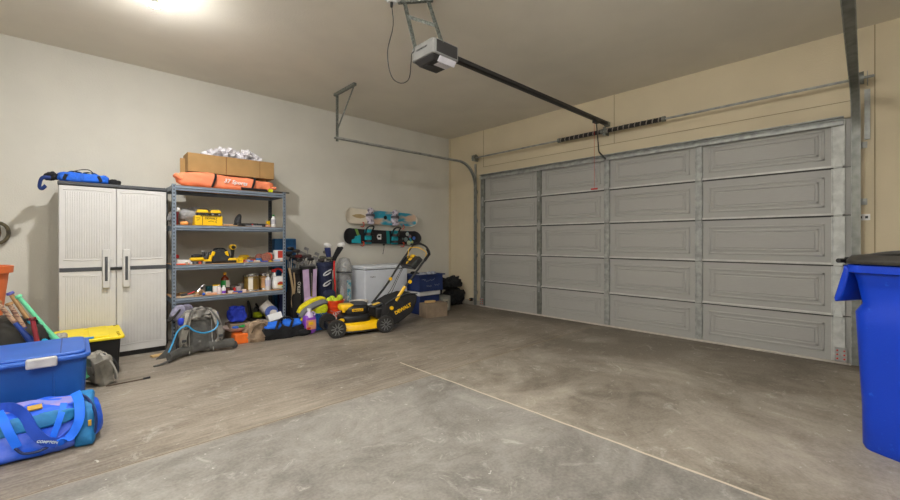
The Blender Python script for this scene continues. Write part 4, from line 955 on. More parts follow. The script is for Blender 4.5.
for k in range(9): b.blob((-.10 + k * .035, .0, .245 + .01 * (k % 3)), (.09, .16, .07), e=.9, amp=.03, fr=20, nu=14, nv=8, seed=k)
tag(b.build('crumpled_bags', PL2, loc=(4.375, 5.32, .386)), 'crumpled pale plastic bags heaped inside the navy tote', 'plastic bags', kind='stuff')
t = thing('shoe', 'black shoe lying at the back left of the navy tote', 'shoe', (fx(415, 5.42), 5.43, .60))
MB().blob((0, 0, .06), (.16, .08, .10), e=.7, shape=lambda q: (q.x, q.y, q.z * (.8 - .35 * q.x))).build('upper', BLACKF, t)
MB().blob((0, 0, .012), (.17, .085, .03), e=.6).build('sole', RUBBER, t)
t = thing('carton', 'weathered grey-brown closed carton on the floor in front of the cooler', 'box', (4.265, 4.955, 0), R(-8))
MB().bb(-.205, .205, -.105, .105, 0, .225).build('box_body', CARDG, t, bev=.004)
MB().bb(-.205, .205, -.002, .002, .225, .2275).build('tape_seam', mat('carton_seam', (96, 82, 66), .9), t)
t = tag(MB().prism([(-.11, -.03), (.07, -.045), (.11, .0), (.08, .045), (-.07, .045)], 0, .03, 'xy').build('bark_slab', PLANK, bev=.006, loc=(4.20, 4.97, .228), rot=(0, 0, R(-10))), 'flat piece of split wood lying on the grey-brown carton', 'wood piece')
t = thing('metal_case', 'small grey metal case with a carry frame right of the cooler', 'case', (4.76, 5.27, 0))
GB = mat('grey_beige_metal', (132, 132, 124), .5, .2)
MB().bb(-.12, .10, -.09, .10, 0, .26).build('case_body', GB, t, bev=.01)
MB().bb(-.075, .045, -.096, -.088, .06, .21).build('front_panel', mat('pale_panel', (158, 154, 138), .6), t, bev=.003)
MB().bb(-.03, .02, -.1, -.094, .12, .17).build('knob', DGREY, t, bev=.004)
MB().tube([(-.11, .05, .25), (-.145, .05, .52), (-.12, .05, .53), (-.03, .05, .28)], .010, 8).build('carry_frame', GB, t)
BG2 = mat('black_bag_fabric', (20, 20, 22), .9, var=.3)
t = thing('duffel_bag', 'black soft bag on the floor in the corner, lower one of two', 'bag', (5.32, 5.62, 0))
MB().blob((0, 0, .16), (.46, .34, .32), e=.7, amp=.05, fr=6, flat=-.16, seed=1, fold=.8).build('bag_body', BG2, t)
MB().strip(bez([(-.1, -.172, .2), (-.05, -.2, .08), (.06, -.2, .08), (.1, -.172, .2)], 6), .025, .005, side=(0, 1, 0)).build('carry_handle', BLACKF, t)
t = thing('duffel_bag', 'black soft bag lying across the lower black bag in the corner', 'bag', (5.13, 5.60, .31))
MB().blob((0, 0, .12), (.66, .32, .22), e=.8, amp=.07, fr=6, flat=-.12, seed=6, fold=.8, rot=(0, R(2), 0)).build('bag_body', BG2, t)
MB().blob((-.26, -.06, .03), (.14, .16, .52), e=.6, amp=.02, fr=6, seed=6, fold=.6).build('drooping_end', BG2, t)
MB().strip(bez([(-.05, -.15, .18), (0, -.19, .08), (.1, -.19, .07), (.16, -.15, .16)], 6), .025, .005, side=(0, 1, 0)).build('carry_handle', BLACKF, t)

# ================================================================== bucket of balls, mop tub, jug, basket
t = thing('bucket', 'orange-red bucket holding yellow-green balls behind the lawn mower', 'bucket', (2.75, 5.40, 0))
RB = mat('bucket_orange_red', (234, 72, 20), .4, var=.05)
MB().lathe([(0, 0), (.118, 0), (.122, .01), (.135, .27), (.146, .275), (.146, .29), (.138, .292), (.141, .35), (.152, .352), (.152, .372), (.140, .372), (.134, .30), (.12, .02), (0, .02)], n=36).build('bucket_body', RB, t)
text("LET'S\nDO THIS", .058, 'lettering', WHITE, t, (-.005, -.133, .165), (R(86), R(-10), 0), extrude=.003, bold=.001)
MB().tube([(.15 * math.cos(R(a)), .15 * math.sin(R(a)) - .02, .31 - .10 * abs(math.sin(R(a)))) for a in range(180, 361, 15)], .003, 6).build('wire_handle', CHROME, t)
BALL = mat('yellow_green_felt', (206, 224, 60), .9, var=.06)
for k, (x, y, lb) in enumerate(((-.085, -.03, 'yellow-green ball at the left of the orange bucket'), (0.0, -.07, 'yellow-green ball in the front middle of the orange bucket'), (.085, -.02, 'yellow-green ball at the right of the orange bucket, the highest one'), (.0, .06, 'yellow-green ball at the back of the orange bucket'))):
    tag(MB().ball((0, 0, 0), .045, n=24).build('ball', BALL, loc=(2.75 + x, 5.40 + y, (.375, .365, .395, .38)[k])), lb, 'ball', 'balls in the orange bucket')
tag(MB().ball((0, 0, 0), .13, n=24, d=(1, 1, .9)).build('ball_heap', BALL, loc=(2.75, 5.40, .20)), 'mass of yellow-green balls filling the bucket beneath the top ones', 'balls', kind='stuff')
t = thing('wash_tub', 'bright blue tub under the yellow wash mitts behind the purple jug', 'tub', (2.40, 5.36, 0))
b = MB()
TB = mat('tub_blue', (28, 92, 170), .4)
for c, d in (((0, -.11, .11), (.28, .008, .22)), ((0, .11, .11), (.28, .008, .22)), ((-.14, 0, .11), (.008, .22, .22)), ((.14, 0, .11), (.008, .22, .22)), ((0, 0, .005), (.28, .22, .01))): b.box(c, d)
b.build('tub_body', TB, t, bev=.003)
b = MB()
for c, d in (((0, -.12, .225), (.32, .03, .018)), ((0, .12, .225), (.32, .03, .018)), ((-.15, 0, .225), (.03, .27, .018)), ((.15, 0, .225), (.03, .27, .018))): b.box(c, d)
b.build('rim', TB, t, bev=.004)
NOOD = mat('yellow_microfiber', (222, 206, 30), .95, var=.12, scale=40, bump=.8, bscale=90)
GRF = mat('grey_microfiber', (120, 120, 124), .95, var=.1, bump=.5, bscale=90)
t = thing('wash_mop', 'long arched yellow and grey wash mop resting on the blue tub', 'mop', (2.40, 5.33, .24))
path = bez([(-.20, .0, -.005), (-.14, 0, .07), (-.02, 0, .13), (.10, 0, .16), (.17, 0, .15)], 6)
MB().tube([Vector(p) + Vector((0, .0, .02)) for p in path], [.025 + .012 * math.sin(PI * i / (len(path) - 1)) for i in range(len(path))], 12, flat=(1.8, 1)).build('yellow_pad', NOOD, t)
MB().tube([Vector(p) + Vector((.01, -.05, -.03)) for p in path], [.03 + .02 * math.sin(PI * i / (len(path) - 1)) for i in range(len(path))], 12, flat=(1.4, 1)).build('grey_pad', GRF, t)
MB().tube([Vector(p) + Vector((.01, -.07, -.075)) for p in path[:-6]], .02, 10, flat=(1.4, 1)).build('yellow_edge', NOOD, t)
t = thing('wash_mitt', 'shaggy bright yellow wash mitt hanging over the front of the blue tub', 'mitt', (2.49, 5.27, .235))
b = MB().blob((0, 0, .05), (.19, .10, .15), e=.7, amp=.01, fr=30, seed=2)
random.seed(9)
for k in range(90):
    a = random.uniform(0, 2 * PI); u = random.uniform(-1, 1); rr = math.sqrt(1 - u * u)
    p = Vector((.092 * rr * math.cos(a), .048 * rr * math.sin(a), .05 + .072 * u)); nn = Vector((p.x, p.y * 2, p.z - .05)).normalized()
    b.tube([p, p + nn * .014 + Vector((0, 0, -.004))], [.008, .007], 6)
b.build('shaggy_pad', mat('lime_yellow_microfiber', (206, 212, 30), .95, var=.1), t)
t = thing('detergent_jug', 'purple detergent jug with a white cap and orange label on the floor', 'jug', (2.265, 5.13, 0)); t.scale = (1.1, 1.1, 1.12)
PU = mat('purple_liquid', (134, 70, 190), .3, coat=.4, var=.06)
MB().blob((0, 0, .115), (.145, .11, .225), e=.5, flat=-.112).build('jug_body', PU, t)
MB().lathe([(.058, .20), (.045, .235), (.022, .26), (.020, .275)], n=20).build('jug_neck', mat('pale_plastic', (206, 190, 220), .35), t)
MB().lathe([(0, .27), (.024, .27), (.024, .297), (0, .30)], n=16).build('cap', WHITE, t)
MB().tube(bez([(.045, -.02, .20), (.062, -.02, .235), (.03, -.02, .262)], 5), .009, 8).build('jug_handle', mat('pale_plastic', (206, 190, 220), .35), t)
MB().bb(-.058, .058, -.062, -.05, .06, .17).build('label', mat('jug_label', (226, 166, 80), .5, rgb2=(190, 110, 150), scale=14), t, bev=.003)
MB().bb(-.035, .02, -.064, -.06, .115, .15).build('yellow_print', YELLOW, t, bev=.002)
MB().bb(-.055, -.01, -.064, -.06, .065, .09).build('red_print', RED, t, bev=.002)
MB().blob((0, -.0, .0), (.08, .06, .02), e=.8).build('label_dot', PU, t) if False else None
t = thing('round_tub', 'cream round tub between the orange bucket and the freezer', 'tub', (3.10, 5.30, 0))
MB().lathe([(0, 0), (.10, 0), (.125, .30), (.14, .305), (.14, .335), (.128, .337), (.12, .30), (.098, .01), (0, .01)], n=32).build('tub_body', CREAM, t)
MB().lathe([(.126, .24), (.134, .245), (.134, .26), (.126, .265)], n=32).build('rib', CREAM, t)

# ================================================================== lawn mower
mw = thing('lawn_mower', 'yellow and black cordless lawn mower with grass bag in front of the freezer', 'lawn mower', (2.485, 4.93, 0), R(-14))
MY = mat('mower_yellow', (250, 198, 12), .3, coat=.4, var=.04)
MBK = mat('mower_black', (28, 28, 30), .4)
out = [(.05, -.12), (.09, -.20), (.16, -.235), (.34, -.25), (.58, -.22), (.70, -.20), (.70, .20), (.58, .22), (.34, .25), (.16, .235), (.09, .20), (.05, .12)]
b = MB()
n = len(out)
def ring(s, z): return [(.32 + (x - .32) * s, y * s, z) for x, y in out]
rings = [ring(1.0, .045), ring(1.015, .055), ring(1.0, .085), ring(.96, .12), ring(.88, .145), ring(.6, .16)]
vs = [p for r_ in rings for p in r_]; fs = []
for j in range(len(rings) - 1):
    for i in range(n): fs.append((j * n + i, j * n + (i + 1) % n, (j + 1) * n + (i + 1) % n, (j + 1) * n + i))
fs.append(tuple(range((len(rings) - 1) * n, len(rings) * n)))
b._add(vs, fs); b.build('deck', MY, mw, smooth=60)
MB().tube([(x, y, .05) for x, y, z in ring(1.0, 0)], .012, 8, closed=True).build('deck_skirt', MBK, mw)
MB().blob((.29, 0, .19), (.42, .36, .15), e=.6).build('motor_base', MBK, mw)
MB().blob((.30, 0, .295), (.35, .30, .18), e=.6).build('motor_housing', MBK, mw)
MB().blob((.18, -.02, .345), (.20, .22, .09), e=.55).build('battery_lid', MY, mw)
MB().blob((.35, 0, .37), (.22, .24, .06), e=.6).build('top_cover', DGREY, mw)
MB().box((.30, -.152, .31), (.15, .012, .036)).build('name_plate', MY, mw, bev=.004)
text('DEWALT', .028, 'lettering', BLACK, mw, (.30, -.159, .31), FACE_Y, bold=.0008)
MB().bb(.10, .14, -.145, -.125, .29, .35).build('side_clip', MY, mw, bev=.006)
MB().bb(-.07, .10, -.19, .19, .055, .15).build('front_bumper', MBK, mw, bev=.02)
MB().blob((.05, -.13, .165), (.17, .10, .05), e=.6, rot=(0, R(-25), 0)).build('front_cowl', MY, mw)
MB().box((.56, -.238, .11), (.03, .008, .03)).box((.60, -.235, .12), (.02, .01, .05)).build('deck_decal', WHITE, mw)
def wheel(x, y, r, side):
    w = MB().lathe([(r * .72, -.022), (r * .95, -.026), (r, -.02), (r, .02), (r * .95, .026), (r * .72, .022)], c=(0, 0, 0), n=36, axis='y')
    for k in range(36):
        a = 2 * PI * k / 36; w.box((r * math.cos(a), 0, r * math.sin(a)), (.008, .046, .010), rot=(0, -a, 0))
    w = w.build('wheel', RUBBER, mw, loc=(x, y, r))
    s = -1 if side < 0 else 1
    h = MB().lathe([(0, s * .008), (r * .74, s * .008), (r * .74, -s * .01), (0, -s * .01)], n=32, axis='y').lathe([(r * .68, s * .012), (r * .68, s * .028), (r * .76, s * .028), (r * .76, s * .012)], n=32, axis='y')
    h.lathe([(0, s * .03), (r * .16, s * .03), (r * .18, s * .01)], n=16, axis='y')
    h.build('wheel_disc', mat('wheel_dark', (40, 40, 42), .7), w)
    for k in range(10):
        a = 2 * PI * k / 10
        MB().bar((r * .15 * math.cos(a), s * .022, r * .15 * math.sin(a)), (r * .70 * math.cos(a), s * .024, r * .70 * math.sin(a)), .011, .010, up=(0, 1, 0)).build('spoke', mat('spoke_grey', (104, 104, 102), .6), w)
wheel(0.0, -.27, .112, -1); wheel(.0, .27, .112, 1); wheel(.64, -.27, .112, -1); wheel(.64, .27, .112, 1)
for y in (-.245, .245): MB().tube([(0, y, .11), (0, y * .75, .11)], .014, 10).tube([(.64, y, .11), (.64, y * .75, .11)], .014, 10).build('axle', MBK, mw)
MB().bb(.54, .80, -.17, .17, .17, .33).build('rear_housing', MBK, mw, bev=.03)
MB().box((.60, .0, .345), (.20, .26, .012), rot=(0, R(-15), 0)).build('rear_door', DGREY, mw, bev=.004)
MB().box((.585, -.03, .356), (.10, .09, .006), rot=(0, R(-15), 0)).build('warning_label', MY, mw)
MB().box((.52, .03, .345), (.05, .06, .006), rot=(0, R(-15), 0)).build('white_label', WHITE, mw)
# grass bag
bag = MB()
prof = [(.60, .10), (.64, .36), (.80, .44), (.98, .485), (1.14, .475), (1.13, .36), (1.06, .22), (.86, .09), (.72, .07)]
bag.prism(prof, -.215, .215, 'xz')
bo = bag.build('grass_bag', mat('bag_black_fabric', (32, 31, 32), .9, var=.25, scale=14, bump=.3, bscale=30), mw, bev=.035, seg=4)
text('DEWALT', .064, 'lettering', MY, bo, (.915, -.2175, .285), (R(90), R(-24), 0), extrude=.001, bold=.003)
MB().tube([(.66, -.215, .37), (.81, -.217, .45), (.98, -.217, .495), (1.13, -.217, .485)], .007, 6).build('bag_piping', DGREY, bo)
# handle: folded steel tube, yellow lower braces
def side(y):
    s = 1 if y > 0 else -1
    MB().tube([(.50 if s > 0 else .66, y, .20), (.746, y, .311), (.82, y, .41), (.94, y, .575)] if s < 0 else [(.52, y, .26), (.62, y, .34), (.78, y, .52), (.88, y, .65)], .016, 10).build('lower_handle', MBK, mw)
    if s < 0: MB().tube([(.815, y, .40), (.95, y, .59)], .023, 12).build('yellow_sleeve', MY, mw)
for y in (-.2, .2): side(y)
MB().tube(bez([(.94, -.2, .575), (1.02, -.2, .66), (1.18, -.2, .86), (1.31, -.2, 1.015), (1.335, -.18, 1.06), (1.33, -.10, 1.13), (1.315, 0, 1.165), (1.29, .10, 1.185), (1.25, .18, 1.17), (1.215, .2, 1.12), (1.12, .2, .99), (1.0, .2, .83), (.88, .2, .65)], 4), .015, 10).build('upper_handle', MBK, mw)
MB().tube([(1.25, -.2, .94), (1.325, -.2, 1.035), (1.335, -.12, 1.10)], .021, 10).build('grip', BLACKF, mw)
for x, y, z in ((.746, -.225, .311), (1.015, -.225, .655), (.89, .20, .665), (1.08, .0, .90)):
    MB().lathe([(0, -.018), (.024, -.016), (.028, 0), (.024, .016), (0, .018)], c=(x, y, z), n=16, axis='y').build('yellow_knob', MY, mw)
MB().box((1.13, 0, .91), (.19, .44, .085), rot=(0, R(-48), 0)).build('control_box', MBK, mw, bev=.015)
MB().box((1.16, .0, .995), (.05, .12, .05), rot=(0, R(-48), 0)).build('start_box', MY, mw, bev=.012)
MB().box((1.12, -.0, .955), (.05, .10, .02), rot=(0, R(-48), 0)).build('switch_panel', MY, mw, bev=.005)
MB().tube(bez([(1.13, .12, .97), (1.145, .135, 1.05), (1.17, .13, 1.115), (1.24, .0, 1.125), (1.31, -.12, 1.06), (1.29, -.15, 1.0)], 5), .006, 8).build('bail_bar', MY, mw)
for k, dz in enumerate((0, .02)):
    MB().tube(bez([(1.12, .16 - k * .03, .93), (1.0, .15, .74 - dz * 2), (.86, .14, .50 - dz * 3), (.72, .14, .36 - dz), (.62, .14, .33)], 6), .0045, 6).build('cable', BLACK, mw)

# ================================================================== under the shelving and beside it
BPG = mat('backpack_grey', (128, 125, 119), .9, var=.15, scale=14, bump=.3, bscale=120); BPD = mat('backpack_dark', (88, 87, 84), .95, var=.15, bump=.4, bscale=200)
bp = thing('hiking_backpack', 'big grey hiking backpack with a blue drinking tube leaning against the shelving', 'backpack', (1.005, 5.12, 0), R(4)); bp.scale = (.88, .95, .89)
MB().blob((.0, .05, .24), (.40, .20, .50), e=.55, amp=.03, fr=8, seed=3, fold=.7, flat=-.238, rot=(R(-6), 0, 0)).build('pack_body', BPG, bp)
MB().blob((.0, -.055, .235), (.27, .06, .42), e=.5, amp=.014, fr=12, fold=.5, seed=4, rot=(R(-6), 0, 0)).build('back_pad', BPD, bp)
MB().blob((.0, -.02, .475), (.30, .15, .13), e=.7, amp=.035, fr=10, seed=9, fold=.8).build('top_lid', BPG, bp)
for s in (-1, 1):
    MB().strip(bez([(s * .09, -.02, .50), (s * .135, -.10, .49), (s * .165, -.145, .38), (s * .195, -.15, .26), (s * .20, -.13, .16), (s * .17, -.09, .10)], 6), .068, .03, side=(1, 0, 0)).build('shoulder_strap', mat('pale_strap_grey', (150, 146, 138), .9, var=.15, scale=20), bp, bev=.008)
    MB().strip(bez([(s * .07, .0, .54), (s * .10, -.08, .53), (s * .16, -.17, .42), (s * .19, -.18, .34)], 5), .02, .005, side=(1, 0, 0)).build('load_lifter', BPD, bp)
    MB().strip(bez([(s * .19, -.15, .16), (s * .22, -.13, .10), (s * .19, -.08, .04)], 5), .018, .006, side=(1, 0, 0)).build('webbing', BPD, bp)
    MB().box((s * .172, -.168, .34), (.05, .014, .022)).box((s * .198, -.168, .20), (.045, .016, .03)).build('buckle', DGREY, bp, bev=.004)
    MB().tube([(s * .135, -.04, .44), (s * .10, -.095, .44), (s * .04, -.10, .455)], .014, 8).build('frame_yoke', mat('pale_strap_grey', (150, 146, 138), .9), bp)
    MB().tube(bez([(s * .10, -.075, .07), (s * .19, -.12, .075), (s * .29, -.19, .07), (s * .37, -.26, .06)] if s < 0 else [(s * .10, -.075, .08), (s * .20, -.12, .085), (s * .29, -.14, .085), (s * .355, -.13, .08)], 5), .056, 12, flat=(.55, 1)).build('hip_belt', BPD, bp)
    MB().ball((s * .11, -.06, .515), .03).build('strap_anchor', BPG, bp)
MB().strip(bez([(-.36, -.255, .03), (-.42, -.28, .02), (-.47, -.30, .012), (-.52, -.30, .008)], 4), .03, .012, side=(0, 1, 0)).build('belt_strap', BPD, bp)
MB().blob((.37, -.12, .05), (.07, .06, .09), e=.7, amp=.01, fr=14).build('belt_buckle', DGREY, bp)
MB().tube(bez([(-.05, -.03, .50), (-.03, -.05, .54), (.03, -.05, .54), (.05, -.03, .50)], 5), .009, 8).build('grab_loop', BPD, bp)
for s in (-1, 1): MB().tube(bez([(s * .12, -.085, .40), (s * .125, -.09, .2), (s * .13, -.125, .02)], 5), .006, 6).build('piping', mat('light_grey_piping', (150, 148, 144), .8), bp)
CY = mat('cyan_tube', (40, 150, 206), .35)
MB().tube(bez([(.155, -.12, .47), (.165, -.17, .36), (.11, -.20, .29), (.0, -.20, .27), (-.10, -.19, .31), (-.18, -.18, .38), (-.27, -.20, .33), (-.33, -.23, .20), (-.37, -.25, .12)], 6), .009, 8).build('drinking_tube', CY, bp)
BR = mat('royal_blue_cloth', (36, 60, 190), .8, var=.2, bump=.3, bscale=30)
MB().blob((-.185, .0, .40), (.07, .08, .09), e=.8).build('blue_side_pouch', BR, bp)
MB().blob((.19, .02, .41), (.08, .10, .14), e=.8).build('blue_side_pouch', BR, bp)
# trekking poles / hanging shoes at the post
GS = mat('lavender_grey_fabric', (140, 138, 160), .85, var=.25, scale=20)
t = thing('hiking_shoe', 'lavender grey shoe tied to the left front shelving post', 'shoe', (fx(178.5, 5.24), 5.235, .38), R(15))
MB().blob((0, 0, .06), (.17, .09, .13), e=.7, amp=.008, fr=12, rot=(0, R(-50), 0)).build('upper', GS, t)
MB().blob((-.04, 0, .045), (.18, .095, .03), e=.6, rot=(0, R(-50), 0)).build('sole', RUBBER, t)
t = thing('hiking_shoe', 'darker grey shoe hanging right of the lavender one above the backpack', 'shoe', (fx(185.5, 5.23), 5.25, .40), R(-10))
MB().blob((0, 0, .05), (.16, .09, .12), e=.7, amp=.008, fr=12, rot=(0, R(-40), 0)).build('upper', mat('mauve_grey_fabric', (108, 104, 122), .85, var=.3, scale=20), t)
MB().blob((.035, 0, .03), (.16, .09, .03), e=.6, rot=(0, R(-40), 0)).build('sole', BLACK, t)
t = thing('folded_stool', 'dark grey folded camp chair standing behind the left side of the backpack', 'camp chair', (.865, 5.24, 0), R(0))
MB().blob((0, .0, .21), (.10, .08, .42), e=.5, amp=.015, fr=9, seed=2, fold=.5, flat=-.208).build('rolled_seat', BPD, t)
for x in (-.05, .0, .05): MB().tube([(x, -.045, .0), (x * .7, -.045, .36)], .008, 8).build('leg', DGREY, t)
t = thing('plank', 'thin pale wooden board on the floor between the cabinet and the backpack', 'board', (.735, 5.25, 0), R(12))
MB().bb(-.14, .12, -.035, .035, 0, .018).build('board_body', PLANK, t, bev=.003)
tag(MB().prism([(-.10, 0), (.09, 0), (.06, .15)], -.01, .01, 'xz').build('fabric_flap', BPD, loc=(.72, 5.10, 0), bev=.004), 'dark grey triangular flap standing left of the backpack on the floor', 'flap')
tag(MB().blob((0, 0, .10), (.20, .17, .19), e=.55, amp=.03, fr=9, seed=4, fold=.7, flat=-.10).build('blue_cloth', BR, loc=(1.50, 5.50, .21)), 'crumpled royal blue cloth on the tray beneath the shelving', 'cloth')
t = thing('serving_tray', 'pinkish white shallow bowl of small things beneath the lower shelf', 'bowl', (1.475, 5.40, .115))
MB().lathe([(0, 0), (.08, 0), (.175, .055), (.18, .065), (.17, .062), (.078, .008), (0, .008)], n=32).build('bowl_body', mat('pinkish_bowl', (214, 196, 190), .5), t)
tag(MB().blob((0, 0, 0), (.09, .06, .03), e=.8, amp=.01, fr=20).build('green_packet', GREEN, loc=(1.52, 5.34, .175)), 'small green packet in the pinkish bowl', 'packet')
tag(MB().blob((0, 0, 0), (.07, .05, .03), e=.8, amp=.01, fr=20).build('blue_packet', BLUEP, loc=(1.43, 5.33, .175)), 'small blue packet at the left of the pinkish bowl', 'packet')
tag(MB().bb(-.12, .12, -.13, .13, 0, .20).build('storage_box', CARDG, loc=(1.52, 5.53, 0), bev=.004), 'brown box under the blue cloth beneath the shelving', 'box')
t = thing('orange_box', 'small bright orange box on the floor right of the backpack', 'box', (1.475, 5.26, 0))
MB().bb(-.085, .085, -.08, .09, 0, .115).build('box_body', mat('orange_box_paint', (232, 110, 30), .55), t, bev=.01)
t = thing('camo_bag', 'camouflage fabric bag slumped on the floor between orange box and blue duffel', 'bag', (1.655, 5.235, 0))
MB().blob((0, 0, .12), (.28, .22, .25), e=.6, amp=.035, fr=8, seed=7, fold=.6, flat=-.12, nu=48, nv=24).build('bag_body', mat('desert_camo', (176, 152, 126), .95, rgb2=(116, 98, 80), scale=10, bump=.4), t)
MB().tube(bez([(-.10, -.11, .12), (-.06, -.125, .20), (.02, -.12, .225), (.07, -.11, .18)], 5), .006, 6).build('drawstring', mat('brown_cord', (100, 84, 64), .9), t)
tag(MB().blob((0, 0, .04), (.34, .18, .09), e=.6, amp=.02, fr=9, seed=3, fold=.6, flat=-.04).build('grey_cloth', mat('light_grey_cloth', (156, 152, 146), .9), loc=(1.83, 5.43, .12)), 'folded light grey cloth behind the camouflage bag beneath the shelving', 'cloth')
tag(MB().bb(-.16, .16, -.09, .09, 0, .12).build('storage_box', CARDG, loc=(1.83, 5.44, 0), bev=.004), 'low brown box under the folded grey cloth', 'box')
tag(MB().blob((0, 0, .05), (.16, .10, .11), e=.7, amp=.02, fr=14, seed=13, fold=.6, flat=-.05).build('white_rag', mat('white_rag', (206, 200, 190), .9), loc=(1.79, 5.285, 0)), 'crumpled whitish rag between the camouflage bag and the blue duffel', 'rag')
YGm = mat('yellow_green_plastic', (180, 196, 20), .5, var=.15)
for k, (x, lb) in enumerate(((1.80, 'yellow-green shoe, left one of the pair at the back beneath the shelving'), (1.93, 'yellow-green shoe, right one of the pair at the back beneath the shelving'))):
    t = thing('shoe', lb, 'shoe', (x, 5.69, .18), R(90), 'yellow-green shoes beneath the shelving')
    MB().blob((0, 0, .05), (.20, .09, .10), e=.7, shape=lambda q: (q.x, q.y, q.z * (.8 + .3 * q.x))).build('upper', YGm, t)
    MB().blob((0, 0, .008), (.21, .092, .024), e=.6).build('sole', BLACK, t)
    MB().blob((.05, 0, .11), (.08, .07, .09), e=.7).build('collar', BLACK, t)
tag(MB().bb(-.17, .17, -.13, .13, 0, .178).build('storage_box', mat('dark_box', (60, 56, 52), .7), loc=(1.86, 5.70, 0), bev=.006), 'dark box carrying the yellow-green shoes at the back under the shelving', 'box')
t = thing('hook_rack', 'dark antler shaped hooks rising behind the yellow-green shoes', 'hook rack', (1.80, 5.815, .15))
MB().tube(bez([(-.05, 0, .0), (-.06, 0, .15), (-.085, 0, .27)], 5), [.02] * 10 + [.012], 8).tube(bez([(.03, 0, 0), (.05, 0, .14), (.02, 0, .22)], 5), .014, 8).tube(bez([(.10, 0, 0), (.13, 0, .12), (.15, 0, .18)], 5), .014, 8).bb(-.08, .16, -.015, .015, -.15, .03).build('hooks', BLACK, t)
t = thing('rolled_towel', 'white and blue rolled towels and papers standing behind the blue duffel', 'towel', (1.90, 5.38, 0), 0)
MB().tube([(-.10, .08, .40), (-.02, .02, .30), (.02, 0, .05)], [.075, .08, .07], 16).build('roll', mat('white_towel', (196, 190, 182), .95, var=.1, bump=.5, bscale=40), t)
MB().lathe([(.04, -.01), (.078, -.01), (.078, .01), (.04, .01)], c=(-.04, -.035, .31), n=20, axis='y').build('blue_band', mat('denim_blue', (70, 92, 160), .8), t)
MB().box((-.01, -.075, .25), (.17, .03, .09), rot=(R(-20), R(-10), 0)).build('folded_paper', WHITE, t, bev=.004)
df = thing('duffel_bag', 'black duffel bag with bright blue top panels on the floor in front of the shelving', 'bag', (1.925, 5.18, 0), R(-6)); df.scale = (1, 1, .92)
MB().blob((0, 0, .085), (.52, .19, .19), e=.5, amp=.02, fr=7, seed=11, fold=.5, flat=-.085, nu=52, nv=24).build('bag_body', BLACKF, df)
BBF = mat('vivid_blue_fabric', (34, 110, 226), .8, var=.12, bump=.3, bscale=30)
MB().blob((-.11, -.02, .175), (.20, .14, .08), e=.5, amp=.01, fr=12, seed=1, rot=(R(25), 0, 0)).blob((.12, -.02, .185), (.22, .14, .08), e=.5, amp=.01, fr=12, seed=2, rot=(R(25), 0, 0)).build('top_panel', BBF, df)
for x in (-.08, .09): MB().strip(bez([(x, -.10, .06), (x - .01, -.11, .14), (x + .02, -.08, .22), (x + .05, .0, .235)], 5), .03, .006, side=(1, 0, 0)).build('strap', BLACKF, df)
MB().tube(bez([(-.05, -.02, .22), (0, -.03, .27), (.08, -.03, .275), (.13, -.02, .23)], 5), .012, 8).build('carry_handle', BLACKF, df)
MB().blob((.26, -.02, .045), (.20, .15, .10), e=.6, amp=.02, fr=8, seed=5, flat=-.045).build('end_pocket', BLACKF, df)

# ================================================================== left foreground group
t = thing('storage_tote', 'large royal blue lidded tote with a pale latch behind the blue duffel', 'tote', (-.195, 4.02, 0))
MB().box((0, 0, .22), (.50, .54, .44), top=(1.06, 1.06)).build('body', BLUETOTE, t, bev=.025, seg=3)
MB().prism(rrect(-.295, .285, -.325, .30, .07), .425, .455, 'xy').build('lid_rim', BLUELID, t, bev=.008)
MB().prism(rrect(-.27, .26, -.30, .275, .06), .45, .475, 'xy').build('lid', BLUELID, t, bev=.012, seg=3)
MB().bb(.13, .137, -.28, .26, .474, .479).build('lid_groove', mat('groove_blue', (34, 58, 130), .5), t)
for x in (-.17, .10): MB().box((x, -.283, .20), (.012, .012, .36), rot=(R(-2), 0, 0)).build('body_rib', BLUETOTE, t, bev=.004)
MB().bb(-.025, .120, -.352, -.322, .405, .47).build('latch', mat('latch_grey', (190, 188, 184), .5), t, bev=.01)
t = thing('storage_tote', 'black tote with a bright yellow lid in front of the grey cabinet', 'tote', (.105, 5.09, 0))
MB().box((0, 0, .165), (.40, .56, .33), top=(1.08, 1.06)).build('body', BLACK, t, bev=.015)
YL_ = mat('lid_yellow', (236, 212, 20), .45, var=.05)
MB().prism(rrect(-.24, .245, -.33, .33, .03), .325, .35, 'xy').build('lid', YL_, t, bev=.006)
b = MB().bb(-.20, -.03, -.28, .28, .35, .362).bb(.0, .14, -.28, .28, .35, .362)
b.build('lid_panel', YL_, t, bev=.004)
for y in (-.28, -.20, -.12, .28): MB().lathe([(0, .35), (.011, .35), (.011, .356), (0, .356)], c=(.205, y, 0), n=12).build('lid_hole', mat('lid_dark_yellow', (150, 126, 10), .6), t)
MB().bb(-.06, .03, -.30, -.27, .3515, .3645).build('blue_tape', mat('blue_tape', (50, 140, 220), .6), t)
t = thing('sling_bag', 'grey bag with silver straps on the floor right of the big blue tote', 'bag', (.165, 4.56, 0), R(20))
MB().blob((0, 0, .13), (.15, .20, .29), e=.5, amp=.03, fr=9, seed=8, fold=.8, flat=-.128, rot=(0, R(-12), 0)).build('bag_body', mat('ash_grey_fabric', (140, 136, 126), .9, var=.2), t)
MB().strip(bez([(-.02, -.06, .27), (.03, -.10, .20), (.07, -.10, .10), (.085, -.08, .03)], 5), .035, .012, side=(0, 1, 0)).build('strap', CHROME if False else mat('silver_webbing', (178, 174, 166), .6), t)
MB().strip(bez([(.0, -.06, .265), (.055, -.08, .22), (.10, -.07, .13), (.10, -.05, .05)], 5), .02, .010, side=(0, 1, 0)).build('strap', DGREY, t)
t = thing('walking_stick', 'thin dark stick with a black tip lying on the concrete floor', 'stick', (.20, 4.43, 0))
MB().tube([(0, 0, .006), (.26, .005, .006)], .005, 8).build('shaft', mat('dark_wood', (92, 76, 62), .7), t)
